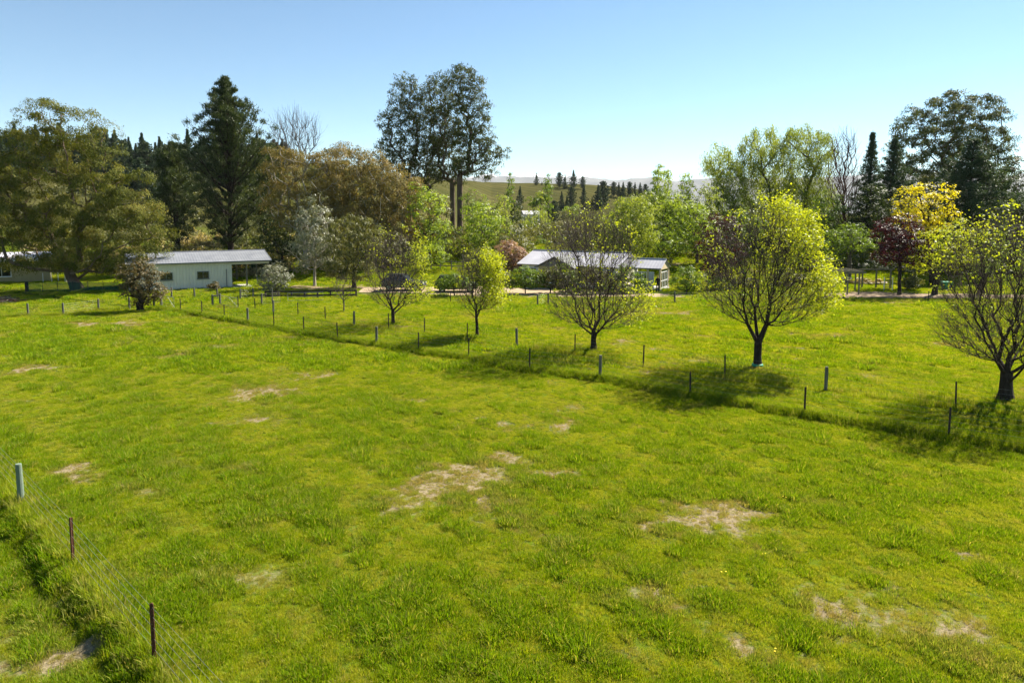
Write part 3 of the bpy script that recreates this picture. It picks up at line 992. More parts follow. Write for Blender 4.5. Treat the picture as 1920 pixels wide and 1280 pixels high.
def pine(name, label, px, Y, top, Rpx, leaf, seed=1, prof=None, start=0.12, step=0.62, group=None, nb=(4, 7), size=0.0042, droop=0.0, rise=0.35, lift=.5, per=34, bark=None, tr=0.42, cl=0.9, aspect=.28, cat='pine tree', spec=None):
    """conifer with a straight stem, whorls of boughs and tufted needles"""
    rng = np.random.default_rng(seed)
    if spec:
        base, H, R = np.zeros(3), spec[0], spec[1]
    else:
        bx = (px - PPX) / FPX * Y
        base = np.array([bx, Y, zt(bx, Y)])
        H = at(px, top, Y)[2] - base[2]
        R = Rpx * Y / FPX
    prof = prof or [(0, .55), (.12, .95), (.3, 1.0), (.55, .72), (.8, .36), (1, .03)]
    pt, pv = [p[0] for p in prof], [p[1] for p in prof]
    root = thing(name, label, cat, base, group)
    A, B, RA, RB = [], [], [], []
    hs = np.linspace(0, 1, 14)
    lean = np.cumsum(rng.normal(0, .0025 * H, (14, 2)), 0)
    lean[0] = 0
    stem = lambda t: np.array([np.interp(t, hs, lean[:, 0]), np.interp(t, hs, lean[:, 1]), t * H])
    for a, b in zip(hs[:-1], hs[1:]):
        A.append(stem(a) - (np.array([0, 0, .2]) if a == 0 else 0))
        B.append(stem(b))
        RA.append(tr * (1 - a) ** .8 + .02)
        RB.append(tr * (1 - b) ** .8 + .02)
    C, D, S, K = [], [], [], []
    z = start * H
    while z < H * .985:
        t = z / H
        tt = (t - start) / (1 - start)
        n = rng.integers(nb[0], nb[1])
        a0 = rng.uniform(0, 6.28)
        for j in range(n):
            a = a0 + j * 2 * math.pi / n + rng.normal(0, .25)
            ln = R * np.interp(tt, pt, pv) * rng.uniform(.58, 1.18)
            el = rise * rng.uniform(.6, 1.4) + lift * tt - droop
            dirv = np.array([math.cos(a) * math.cos(el), math.sin(a) * math.cos(el), math.sin(el)])
            p0 = stem(t)
            m_ = max(2, int(ln / 1.1))
            prev = p0
            for s_ in range(1, m_ + 1):
                f = s_ / m_
                p = p0 + dirv * ln * f + np.array([0, 0, (f * f) * ln * .12 * (1 if droop <= 0 else -.6)]) + rng.normal(0, .05 * ln / m_, 3)
                A.append(prev)
                B.append(p)
                rr = max(.012, .028 * ln ** .8)
                RA.append(rr * (1 - (f - 1 / m_)) + .008)
                RB.append(rr * (1 - f) + .008)
                if f > .3 or ln < 1.5:
                    C.append(p)
                    D.append(dirv)
                    S.append(cl * (1.05 - .35 * f) * min(1, .45 + ln / R * .6))
                    K.append(per)
                    if ln > 1.6:
                        sd = np.cross(dirv, [0, 0, 1.])
                        for sg in (-1, 1):
                            C.append(p + sd * sg * rng.uniform(.4, .9) * S[-1] + rng.normal(0, .12, 3))
                            D.append(dirv + sd * sg * .8)
                            S.append(S[-1] * .8)
                            K.append(int(per * .7))
                prev = p
        z += step * rng.uniform(.75, 1.25) * (1.15 - .45 * t)
    link('trunk', segs_mesh('trunk', A, B, RA, RB, bark or M['bark_dark'], 5), root)
    C, D, S, K = np.array(C), unit(np.array(D)), np.array(S), np.array(K)
    ci = np.repeat(np.arange(len(C)), K)
    n = len(ci)
    off = rng.normal(size=(n, 3)) * np.array([.5, .5, .36]) * S[ci][:, None]
    P = C[ci] + off
    ax = D[ci] * .6 + rng.normal(size=(n, 3)) * .5 + np.array([0, 0, .55 if droop <= 0 else -.1])
    Ll = size * Y
    cr = rng.uniform(0, 1, len(C))
    me = leaf_mesh('crown', P, ax, Ll * rng.uniform(.7, 1.4, n), Ll * aspect * rng.uniform(.7, 1.3, n), leaf, .5 * cr[ci] + .5 * rng.uniform(0, 1, n), rng)
    link('crown', me, root)
    return root

def bare_tree(name, label, px, py, env, fork, trunk_r, seed, leafy=None, npts=620, twigs=4, bf=0.9, Y=None, leafmat=None, cat='tree', group=None, band=False, tw_len=(.35, .9), limb_r=.0075, tw_r=.0055, bark=None, nleaf=16, leaf_l=.13, lows=0.0, twig_mat=None):
    """open grown deciduous tree just coming into leaf. env: pixel lobes; fork: height of the first fork in m;
    leafy: function(unit position in the crown, radius) -> chance of leaves"""
    rng = np.random.default_rng(seed)
    if Y is None:
        base = gnd(px, py)
        base = gnd(px, py, zt(base[0], base[1]))
    else:
        base = np.array([(px - PPX) / FPX * Y, Y, 0])
    Y = base[1]
    base[2] = zt(base[0], base[1])
    root = thing(name, label, cat, base, group)
    lob = np.array(px_lobes(env, Y, 1.0))
    P, _ = in_lobes(lob, npts * 4, rng, .25)
    cen = np.average(lob[:, :3], axis=0, weights=lob[:, 3])
    hgt = (lob[:, 2] + lob[:, 5]).max() - base[2]
    rad = np.hypot(P[:, 0] - base[0], P[:, 1] - base[1])
    # nothing straight above the grass close to the stem: limbs rise as a vase
    ok = P[:, 2] > base[2] + fork * 0.75 + np.clip(0.5 - rad, 0, 1) * 1.2 + lows * 0
    P = spread(P[ok], npts)
    zs = np.linspace(-.12, fork, 5)
    st = np.stack([np.full(5, base[0]), np.full(5, base[1]), base[2] + zs], 1)
    st[1:, :2] += np.cumsum(rng.normal(0, .012, (4, 2)), 0)
    nodes, par = mst(st, [-1, 0, 1, 2, 3], P, bf)
    r, ch = radii(nodes, par, limb_r, trunk_r, 2.1)
    r = np.where(np.arange(len(r)) < 5, r, r * .86)
    r[0] *= 1.6
    r[1] *= 1.12
    limbs('trunk', nodes, par, r, bark or M['bark'], root, base, 6, .02, seed)
    # twigs
    out = nodes[5:]
    f0 = st[-1] - np.array([0, 0, .3])
    k = np.repeat(np.arange(len(out)), twigs)
    d = unit(unit(out[k] - f0) * 1.0 + rng.normal(size=(len(k), 3)) * .42 + np.array([0, 0, .22]))
    ln = rng.uniform(tw_len[0], tw_len[1], len(k)) * (hgt / 8) ** .5
    A0 = out[k]
    mid = A0 + d * (ln * .5)[:, None] + rng.normal(size=d.shape) * .03
    B0 = A0 + d * ln[:, None] + np.array([0, 0, 1]) * (ln * .10)[:, None] + rng.normal(size=d.shape) * .05
    tw = segs_mesh('twigs', np.concatenate([A0, mid]) - base, np.concatenate([mid, B0]) - base, np.concatenate([np.full(len(k), tw_r), np.full(len(k), tw_r * .8)]),
                   np.concatenate([np.full(len(k), tw_r * .8), np.full(len(k), tw_r * .45)]), twig_mat or M['twig'], 3)
    link('twigs', tw, root)
    if leafy is not None:
        ext = np.array([lob[:, 3].max(), lob[:, 4].max(), hgt * .5])
        rel = (B0 - cen) / ext
        rr = np.linalg.norm(rel, axis=1)
        un = rel / np.maximum(rr, .05)[:, None]
        cl = fbm(B0[:, 0] * 1.1 + 50, B0[:, 2] * 1.1 + B0[:, 1] * .7, seed, 2)
        p = leafy(un, rr) * sstep(.15, .5, cl + .1)
        sel = rng.uniform(0, 1, len(B0)) < p
        T = B0[sel]
        m_ = len(T)
        ci = np.repeat(np.arange(m_), nleaf)
        n = len(ci)
        C = T[ci] + rng.normal(size=(n, 3)) * rng.uniform(.08, .24, m_)[ci][:, None]
        ax = leaf_axis('rand', n, rng) * np.array([1, 1, .6]) + np.array([0, 0, .15])
        rnd = .5 * rng.uniform(0, 1, m_)[ci] + .5 * rng.uniform(0, 1, n)
        Lz = leaf_l * rng.uniform(.45, 1.5, n)
        link('leaves', leaf_mesh('leaves', C - base, ax, Lz, Lz * .75, leafmat or M['lime'], rnd, rng, True), root)
    if band:
        b = MB()
        b.tube([(0, 0, .10), (0, 0, .16), (0, 0, .22)], [trunk_r * 1.55, trunk_r * 1.5, trunk_r * 1.4], 12)
        b.build('tree_tie', M['green_band'], root, True)
    return root

# ------------------------------------------------------------------ the row of paddock trees coming into leaf
def leafy_right(amount, spot, edge=.62, base=.03):
    def f(un, rr):
        s = un[:, 0] * spot[0] + un[:, 1] * spot[1] + un[:, 2] * spot[2]
        return np.clip(amount * sstep(.25, .75, s) * sstep(edge, edge + .3, rr) + base, 0, 1)
    return f
TW = dict(tw_r=.006, bark=M['bark_dark'])
bare_tree('paddock_tree', 'bare branched tree with a patch of lime leaves, nearest the shed', 737, 607, [(742, 498, 56, 62), (745, 545, 58, 30)], 1.0, .13, 11,
          leafy_right(.8, (.95, 0, -.2), .8, .02), 460, 5, 1.5, nleaf=12, leaf_l=.10, **TW)
bare_tree('paddock_tree', 'small slender tree with lime green leaves down its right side', 895, 630, [(897, 522, 42, 46), (898, 560, 40, 24)], 1.6, .10, 12,
          leafy_right(1.0, (.9, -.2, .3), .5, .05), 320, 5, 1.5, nleaf=16, leaf_l=.10, **TW)
bare_tree('paddock_tree', 'wide bare tree with scattered yellow leaf tufts in front of the house', 1113, 657, [(1110, 490, 84, 86), (1122, 575, 94, 42)], 1.15, .165, 13,
          leafy_right(.3, (.9, -.1, -.25), .85, .03), 760, 6, 1.5, nleaf=14, leaf_l=.10, **TW)
bare_tree('paddock_tree', 'large rounded tree leafing lime green on top and right, green tie at its foot', 1420, 690, [(1432, 488, 98, 96), (1434, 545, 112, 66)], 1.25, .19, 14,
          leafy_right(.85, (.93, -.1, .42), .66, .03), 900, 5, 1.5, band=True, nleaf=18, leaf_l=.10, **TW)
bare_tree('paddock_tree', 'big open tree with dark spreading limbs and thin lime leaves at its top', 1885, 750, [(1890, 525, 112, 110), (1890, 628, 118, 54)], 1.5, .235, 15,
          leafy_right(.16, (-.55, -.2, .75), .75, .02), 880, 6, 1.5, nleaf=10, leaf_l=.085, **TW)
bare_tree('young_tree', 'young leafless tree with a flared base beside the long dark rail', 645, 585, [(645, 540, 24, 22)], 1.2, .055, 16, None, 110, 4, tw_len=(.25, .6), limb_r=.006)

# ------------------------------------------------------------------ trees behind the paddocks
GY_ = lambda px, py: float(gnd(px, py)[1])
# left: sprawling gum beside the yards, ivy covered tree on the fence
tree('gum_tree', 'huge sprawling olive brown gum tree with drooping foliage above the green net fence', 'gum tree', 142, 69.5,
     [(60, 270, 40, 32), (110, 265, 38, 28), (152, 290, 36, 28), (36, 322, 44, 32), (102, 332, 38, 28), (196, 318, 33, 28), (8, 380, 48, 38), (72, 390, 40, 32), (58, 448, 44, 34), (0, 448, 44, 42),
      (122, 444, 32, 26), (190, 368, 34, 26), (236, 358, 34, 28), (256, 400, 32, 26), (214, 422, 38, 26), (276, 442, 26, 28), (180, 470, 42, 26), (240, 476, 34, 24), (122, 490, 34, 20), (200, 508, 38, 18), (150, 505, 30, 18), (268, 490, 26, 20), (150, 400, 34, 30), (160, 340, 30, 26), (20, 490, 34, 16), (230, 440, 34, 28), (75, 500, 26, 12),
      (-50, 350, 50, 60), (-60, 440, 50, 50), (95, 216, 26, 13), (143, 232, 19, 13), (192, 256, 18, 11)],
     M['gum'], M['bark_gum'], 1.7, 1.1, 'droop', .0032, .36, .5, 21, .3, shell=.5, kc=2.8, tip=.02, billow=1.75)
tree('ivy_tree', 'small reddish brown ivy covered tree with a stout dark trunk on the fence line', 'tree', 258, GY_(258, 583),
     [(262, 528, 36, 32), (284, 548, 20, 22), (240, 522, 20, 22), (258, 505, 22, 16), (257, 562, 10, 14), (256, 575, 9, 9)], M['ivy'], M['bark_dark'], 1.6, .42, 'rand', .0029, .6, .26, 22)
pine('pine_tree', 'tall dark pine with a pointed crown standing right behind the shed', 432, 92, 143, 108, M['pine'], 31, start=.10, step=.85, size=.0036, per=42, nb=(6, 9), rise=.6, lift=.55, cl=.9,
     prof=[(0, .4), (.08, .85), (.25, 1.12), (.45, .9), (.62, .62), (.8, .33), (.92, .13), (1, .01)])
pine('pine_tree', 'dark dense pine in the shade to the left of the tall pointed one', 332, 99, 268, 50, M['pine'], 32, start=.1, step=.75, size=.0046, per=26, cl=1.0,
     prof=[(0, .5), (.2, 1), (.5, .9), (.75, .6), (1, .05)])
pine('pine_tree', 'dark broad pine between the tall pointed pine and the brown gums', 498, 106, 262, 44, M['pine'], 33, start=.1, step=.8, size=.0046, per=24, cl=1.0,
     prof=[(0, .5), (.2, 1), (.5, .9), (.75, .6), (1, .05)])
tree('gum_tree', 'brown leaved gum tree with pale limbs just right of the tall pine', 'gum tree', 572, 88,
     [(540, 335, 46, 42), (560, 395, 52, 46), (612, 330, 42, 36), (600, 400, 40, 40), (520, 300, 22, 20)], M['gum_brown'], M['bark_pale'], 1.3, 1.1, 'droop', .0032, .36, .34, 41, .3)
tree('gum_tree', 'broad rusty brown gum tree with white limbs in the middle of the thicket', 'gum tree', 672, 91,
     [(655, 312, 52, 30), (640, 368, 58, 46), (705, 350, 46, 46), (690, 405, 56, 46), (640, 425, 36, 40)], M['gum_brown'], M['bark_pale'], 1.3, 1.1, 'droop', .0032, .36, .36, 42, .3)
tree('gum_tree', 'rounded brown gum tree sloping down toward the two bare gum trunks', 'gum tree', 748, 92,
     [(745, 372, 46, 42), (765, 420, 42, 50), (725, 432, 42, 46), (715, 330, 24, 20)], M['gum_brown'], M['bark_pale'], 1.3, 1.1, 'droop', .0032, .36, .34, 43, .3)
bare_tree('dead_tree', 'tall leafless grey tree rising above the brown gums', 560, 0, [(556, 258, 42, 34), (552, 300, 26, 40)], 5.0, .24, 44, None, 190, 3, .9, Y=104, tw_len=(.7, 1.7), limb_r=.03, tw_r=.018)
tree('silver_gum', 'young silvery grey gum with a thin pale trunk beside the shed', 'gum tree', 588, 73, [(586, 425, 30, 40), (600, 468, 30, 36), (572, 470, 24, 34), (590, 390, 16, 18)],
     M['silver'], M['bark_pale'], 1.0, .6, 'droop', .004, .34, .14, 45)
tree('olive_tree', 'small rounded silver olive tree by the open end of the shed', 'olive tree', 515, GY_(515, 556), [(515, 522, 27, 24), (505, 532, 22, 16), (528, 530, 18, 16)], M['silver'], M['bark'], 1.1, .38, 'rand', .0029, .4, .09, 46)
tree('evergreen_tree', 'dark dense evergreen tree beside the silvery gum', 'tree', 662, 71, [(655, 445, 38, 40), (640, 490, 32, 36), (690, 450, 28, 36), (672, 500, 28, 26)], M['olive'], M['bark_dark'], 1.5, .6, 'up', .004, .32, .22, 47)
tree('maple_tree', 'bright lime green tree against the brown gums', 'tree', 806, 90, [(800, 398, 28, 38), (817, 445, 27, 34), (785, 370, 14, 22), (800, 480, 26, 22)], M['spring'], M['bark'], 1.4, .75, 'rand', .0031, .6, .2, 48)
# the four very tall gums on the shelf
E = 'gum tree'
tree('tall_gum', 'very tall gum with the leftmost slim crown of the towering gum group', E, 768, 114, [(762, 160, 18, 15), (746, 178, 16, 14), (778, 185, 17, 16), (752, 208, 24, 18), (728, 232, 16, 18), (768, 232, 22, 20), (742, 260, 22, 22), (722, 282, 14, 20), (772, 272, 22, 24), (746, 304, 24, 20), (716, 312, 10, 14), (770, 318, 18, 18)],
     M['gum_dark'], M['bark_gum'], 1.6, 1.0, 'droop', .0032, .38, .4, 51, .25, tops=.86, shell=.5, wob=.0012, pull=.06, kc=3.2, billow=1.15, hollow=.6, tip=.018)
tree('tall_gum', 'very tall gum in the middle of the towering gum group', E, 806, 117, [(806, 172, 15, 14), (794, 196, 18, 18), (814, 218, 20, 20), (792, 242, 22, 24), (812, 272, 22, 24), (790, 300, 22, 22), (812, 328, 22, 20), (786, 345, 16, 14)],
     M['gum_dark'], M['bark_gum'], 1.6, 1.0, 'droop', .0032, .38, .4, 52, .25, tops=.8, shell=.5, wob=.0012, pull=.06, kc=3.2, billow=1.15, hollow=.6, tip=.018)
tree('tall_gum', 'very tall gum with the highest crown and a bare double trunk', E, 863, 112, [(868, 142, 20, 14), (886, 158, 16, 14), (850, 162, 20, 18), (876, 186, 26, 20), (902, 200, 14, 18), (858, 214, 24, 22), (894, 236, 24, 24), (872, 262, 26, 24), (908, 272, 18, 20), (892, 300, 22, 20), (922, 300, 14, 14), (938, 290, 10, 10), (872, 318, 22, 16), (912, 328, 14, 12)],
     M['gum_dark'], M['bark_gum'], 1.6, 1.0, 'droop', .0032, .38, .5, 53, .25, tops=.86, shell=.5, wob=.0012, pull=.06, kc=3.2, billow=1.15, hollow=.6, tip=.018)
tree('tall_gum', 'very tall gum with a straight bare trunk close beside the highest one', E, 849, 115, [(822, 158, 15, 14), (836, 188, 20, 20), (828, 222, 22, 22), (846, 248, 22, 24), (826, 276, 24, 22), (850, 300, 22, 20), (830, 326, 24, 18), (856, 338, 16, 12)],
     M['gum_dark'], M['bark_gum'], 1.6, 1.0, 'droop', .0032, .38, .46, 54, .25, tops=.8, shell=.5, wob=.0012, pull=.06, kc=3.2, billow=1.15, hollow=.6, tip=.018)
tree('maple_tree', 'lime green bushy tree at the foot of the tall bare gum trunks', 'tree', 905, 91, [(898, 412, 26, 26), (925, 436, 28, 28), (888, 446, 20, 26), (912, 460, 30, 18)], M['spring'], M['bark'], 1.2, .75, 'rand', .0031, .6, .18, 55)
tree('birch_tree', 'soft green tree below the vineyard slope next to a dark cypress', 'tree', 942, 124, [(938, 395, 22, 22), (928, 415, 20, 18), (950, 418, 16, 16)], M['willow'], M['bark'], 1.2, .9, 'rand', .0031, .5, .18, 56)
tree('cypress_tree', 'dark round headed cypress below the vineyard slope', 'cypress', 966, 118, [(968, 398, 10, 18), (964, 425, 14, 16), (966, 448, 18, 14)], M['darkgreen'], M['bark_dark'], 1.6, .7, 'up', .004, .4, .2, 57)
tree('willow_tree', 'pale green weeping willow below the vineyard slope', 'willow', 1012, 158, [(1008, 418, 26, 32), (1028, 440, 18, 20), (990, 436, 16, 20)], M['willow'], M['bark'], 1.1, 1.2, 'hang', .004, .25, .28, 58)
tree('round_tree', 'round yellow green tree behind the wide bare paddock tree', 'tree', 1184, 84, [(1184, 408, 40, 38), (1204, 446, 30, 30), (1160, 440, 26, 34), (1186, 450, 36, 30)], M['willow'], M['bark'], 1.6, .6, 'up', .0036, .4, .2, 59, kc=3)
bare_tree('twiggy_tree', 'grey leafless tree behind the house roof', 1092, 0, [(1090, 430, 34, 38), (1085, 455, 36, 26)], 1.2, .14, 60, leafy_right(.15, (0, 0, 1), .3, .08), 260, 4, .9, Y=84, tw_len=(.5, 1.2), limb_r=.016, tw_r=.012, leafmat=M['olive'])
tree('poplar_tree', 'feathery light green poplar with the taller spire left of the willows', 'poplar', 1240, 104, [(1240, 340, 14, 28), (1236, 385, 22, 36), (1246, 425, 24, 32), (1222, 380, 14, 24), (1226, 430, 18, 20)], M['spring'], M['bark'], 1.8, .8, 'up', .0036, .4, .2, 61, kc=2.6)
tree('poplar_tree', 'feathery light green poplar with the lower spire beside the willows', 'poplar', 1288, 106, [(1288, 352, 11, 24), (1286, 395, 18, 36), (1294, 440, 22, 30), (1272, 400, 12, 30)], M['spring'], M['bark'], 1.8, .8, 'up', .0036, .4, .18, 62, kc=2.6)
tree('maple_tree', 'lime green tree on the bank behind the glazed porch', 'tree', 1308, 88, [(1300, 412, 26, 30), (1318, 445, 24, 30), (1288, 450, 20, 26)], M['spring'], M['bark'], 1.6, .7, 'rand', .0029, .6, .18, 63, kc=3)
tree('willow_tree', 'tall green willow on the left of the large willow clump', 'willow', 1362, 110, [(1345, 300, 24, 28), (1368, 335, 28, 40), (1345, 362, 22, 36), (1375, 395, 28, 36)], M['willow'], M['bark'], 2.0, 1.1, 'hang', .0034, .28, .32, 64)
tree('willow_tree', 'tall spreading willow in the middle of the large willow clump', 'willow', 1436, 113, [(1432, 266, 34, 26), (1405, 300, 24, 34), (1448, 310, 36, 40), (1425, 360, 40, 40), (1470, 370, 26, 36)], M['willow'], M['bark'], 2.0, 1.1, 'hang', .0034, .28, .36, 65)
tree('willow_tree', 'tall willow with leaning limbs on the right of the large willow clump', 'willow', 1500, 110, [(1502, 262, 34, 24), (1536, 278, 26, 32), (1515, 320, 40, 36), (1495, 372, 40, 36), (1545, 350, 20, 36)], M['willow'], M['bark'], 2.0, 1.1, 'hang', .0034, .28, .36, 66)
tree('plum_tree', 'dark purple leaved tree half hidden behind the large rounded tree', 'plum tree', 1352, 72, [(1352, 432, 32, 26), (1336, 468, 26, 34), (1366, 475, 26, 34), (1345, 505, 30, 20)], M['red'], M['bark_dark'], .9, .55, 'rand', .0031, .5, .14, 67)
bare_tree('dead_tree', 'tall bare reddish tree with upright limbs beside the dark spire', 1580, 0, [(1582, 300, 20, 46), (1580, 350, 24, 50), (1574, 400, 16, 40)], 3.0, .3, 68, None, 190, 3, 1.3, Y=98, tw_len=(.7, 1.8), limb_r=.035, tw_r=.02, bark=M['bark_red'], twig_mat=M['bark_red'])
pine('spruce_tree', 'slim dark blue green conifer spire beside the bare reddish tree', 1622, 97, 244, 46, M['conifer'], 69, start=.04, step=.62, size=.0032, per=34, nb=(5, 7), rise=.3, lift=.35, cl=.7, cat='conifer',
     prof=[(0, .9), (.12, 1), (.5, .5), (.8, .18), (1, .0)])
pine('spruce_tree', 'dark broad conifer next to the slim spire', 1664, 103, 258, 56, M['conifer'], 70, start=.05, step=.75, size=.0034, per=34, nb=(5, 7), rise=.3, lift=.35, cl=.85, cat='conifer',
     prof=[(0, .9), (.2, 1), (.6, .5), (.85, .2), (1, .0)])
tree('gum_tree', 'enormous dome shaped gum towering at the right of the garden', E, 1785, 116,
     [(1775, 210, 48, 28), (1832, 222, 46, 34), (1722, 244, 38, 32), (1862, 275, 34, 32), (1790, 255, 56, 30), (1700, 290, 32, 30), (1866, 320, 34, 34), (1740, 310, 36, 30), (1820, 305, 40, 30)],
     M['gum_dark'], M['bark_gum'], 1.6, 1.1, 'droop', .0032, .38, .6, 71, .25, tops=.45, shell=.75, kc=2.9, wob=.003, billow=1.5, tip=.02)
pine('cedar_tree', 'dark green cedar with tiered boughs in front of the dome shaped gum', 1812, 84, 256, 88, M['conifer'], 72, start=.15, step=.72, size=.004, per=46, nb=(6, 9), rise=.14, lift=.25, droop=.08, cl=.95, cat='cedar',
     prof=[(0, .9), (.2, 1), (.5, .72), (.8, .36), (1, .03)])
tree('golden_elm', 'golden yellow tree in front of the dark conifers', 'elm tree', 1752, 73, [(1722, 378, 34, 26), (1750, 405, 36, 26), (1712, 412, 28, 22), (1768, 372, 18, 18), (1738, 430, 34, 16)], M['yellow'], M['bark_dark'], .95, .6, 'rand', .0031, .6, .26, 73)
tree('plum_tree', 'dark purple round plum tree with a forked trunk on the garden edge', 'plum tree', 1691, GY_(1691, 556), [(1690, 440, 30, 28), (1676, 472, 30, 26), (1708, 476, 26, 26), (1652, 432, 15, 12)], M['red'], M['bark_dark'], 1.5, .55, 'rand', .0029, .5, .16, 74)
tree('apple_tree', 'gnarled spreading green fruit tree behind the pergola', 'fruit tree', 1594, 80, [(1575, 452, 28, 20), (1612, 456, 30, 20), (1594, 440, 26, 16), (1560, 470, 20, 16)], M['green'], M['bark'], 1.0, .6, 'rand', .0031, .5, .22, 75)
tree('elm_tree', 'yellow green tree with a thick leaning trunk right of the plum', 'elm tree', 1757, GY_(1757, 556), [(1762, 462, 36, 28), (1736, 490, 28, 26), (1790, 480, 30, 30), (1800, 440, 26, 20)], M['lime'], M['bark_dark'], .5, .6, 'rand', .0029, .6, .24, 76)
tree('elm_tree', 'yellow green tree with a straight dark trunk behind the big open tree', 'elm tree', 1843, 66, [(1850, 470, 40, 30), (1880, 500, 36, 30), (1826, 500, 26, 24)], M['spring'], M['bark_dark'], .5, .6, 'rand', .0029, .6, .24, 77)
# background fill on the right and behind the house
FILL = [(1905, 100, [(1898, 350, 30, 46), (1920, 400, 40, 56), (1890, 430, 34, 40)], 'darkgreen', 'dark tree at the far right end of the tree belt'),
        (1650, 92, [(1640, 395, 30, 40), (1668, 430, 34, 44), (1638, 455, 30, 30)], 'darkgreen', 'dark leafy tree below the two conifers'),
        (1560, 96, [(1552, 400, 26, 34), (1540, 440, 30, 34), (1570, 450, 26, 28)], 'green', 'mid green tree below the bare reddish tree'),
        (1470, 96, [(1470, 420, 34, 30), (1500, 440, 30, 30), (1440, 440, 30, 30)], 'willow', 'low pale green willow bush under the large willows'),
        (1400, 92, [(1400, 430, 30, 32), (1385, 460, 28, 26)], 'green', 'green tree between the plum and the low willow bush'),
        (1730, 95, [(1725, 440, 36, 40), (1700, 470, 30, 30), (1760, 470, 36, 34)], 'darkgreen', 'dark tree behind the golden one'),
        (1850, 92, [(1845, 420, 40, 40), (1875, 460, 36, 36), (1820, 470, 30, 30)], 'darkgreen', 'dark tree under the tiered cedar'),
        (1045, 110, [(1040, 440, 26, 18), (1065, 450, 22, 16)], 'olive', 'low olive tree behind the house roof'),
        (962, 84, [(958, 452, 22, 24), (975, 470, 22, 18)], 'olive', 'olive brown shrub tree left of the house roof'),
        (1250, 92, [(1246, 458, 26, 22), (1268, 462, 20, 20)], 'green', 'green shrub tree on the bank above the glazed porch'),
        (530, 90, [(528, 440, 30, 26), (510, 460, 28, 18), (545, 465, 24, 18)], 'darkgreen', 'dark shrub tree behind the open end of the shed'),
        (620, 82, [(612, 470, 26, 26), (632, 490, 22, 20)], 'olive', 'olive shrub tree behind the silvery gum'),
        (730, 84, [(728, 468, 30, 24), (745, 492, 26, 18), (705, 490, 20, 18)], 'olive', 'olive bush at the foot of the brown gums'),
        (1215, 97, [(1210, 395, 22, 26), (1222, 440, 24, 24)], 'willow', 'soft green tree between the round tree and the taller poplar spire'),
        (1265, 99, [(1264, 400, 20, 30), (1262, 440, 22, 22)], 'spring', 'bright green tree between the two poplar spires'),
        (1325, 101, [(1322, 385, 22, 34), (1330, 430, 24, 30)], 'willow', 'soft green tree at the left foot of the large willows'),
        (1130, 98, [(1132, 425, 24, 22), (1115, 450, 24, 18), (1150, 455, 22, 18)], 'willow', 'soft green tree left of the round yellow green one'),
        (1050, 100, [(1046, 462, 24, 12), (1080, 468, 24, 10), (1015, 464, 22, 12)], 'green', 'low green thicket right behind the house ridge'),
        (985, 108, [(985, 455, 22, 18), (1005, 468, 20, 12)], 'olive', 'low olive thicket left of the house ridge'),
        (905, 78, [(905, 492, 22, 18), (925, 505, 22, 14), (888, 506, 16, 14)], 'olive', 'brown olive bush on the bank behind the slender tree'),
        (1700, 128, [(1700, 350, 34, 34), (1690, 390, 36, 30)], 'darkgreen', 'dark tree behind the broad conifer and the golden tree'),
        (1775, 130, [(1770, 350, 34, 30), (1780, 390, 40, 30)], 'darkgreen', 'dark tree beneath the dome shaped gum'),
        (1850, 130, [(1850, 370, 34, 34), (1880, 395, 36, 30)], 'darkgreen', 'dark tree behind the tiered cedar'),
        (1540, 125, [(1540, 400, 36, 26), (1500, 410, 34, 24)], 'green', 'mid green tree behind the foot of the right willow'),
        (1400, 126, [(1400, 400, 36, 26), (1440, 412, 34, 22), (1360, 412, 30, 22)], 'green', 'mid green tree behind the foot of the left willow'),
        (828, 103, [(826, 398, 18, 26), (818, 432, 20, 22), (838, 440, 16, 16)], 'olive', 'olive brown tree left of the two bare gum trunks'),
        (890, 104, [(888, 388, 16, 26), (894, 425, 20, 22)], 'green', 'green tree just right of the two bare gum trunks'),
        (790, 82, [(792, 488, 24, 14), (815, 480, 20, 14)], 'spring', 'lime bush above the parked cars')]
for k, (px, Y, L, mt, lab) in enumerate(FILL):
    tree('shrub_tree', lab, 'tree', px, Y, L, M[mt], M['bark_dark'], 1.25, .75, 'rand', .0032, .5, .18, 120 + k)
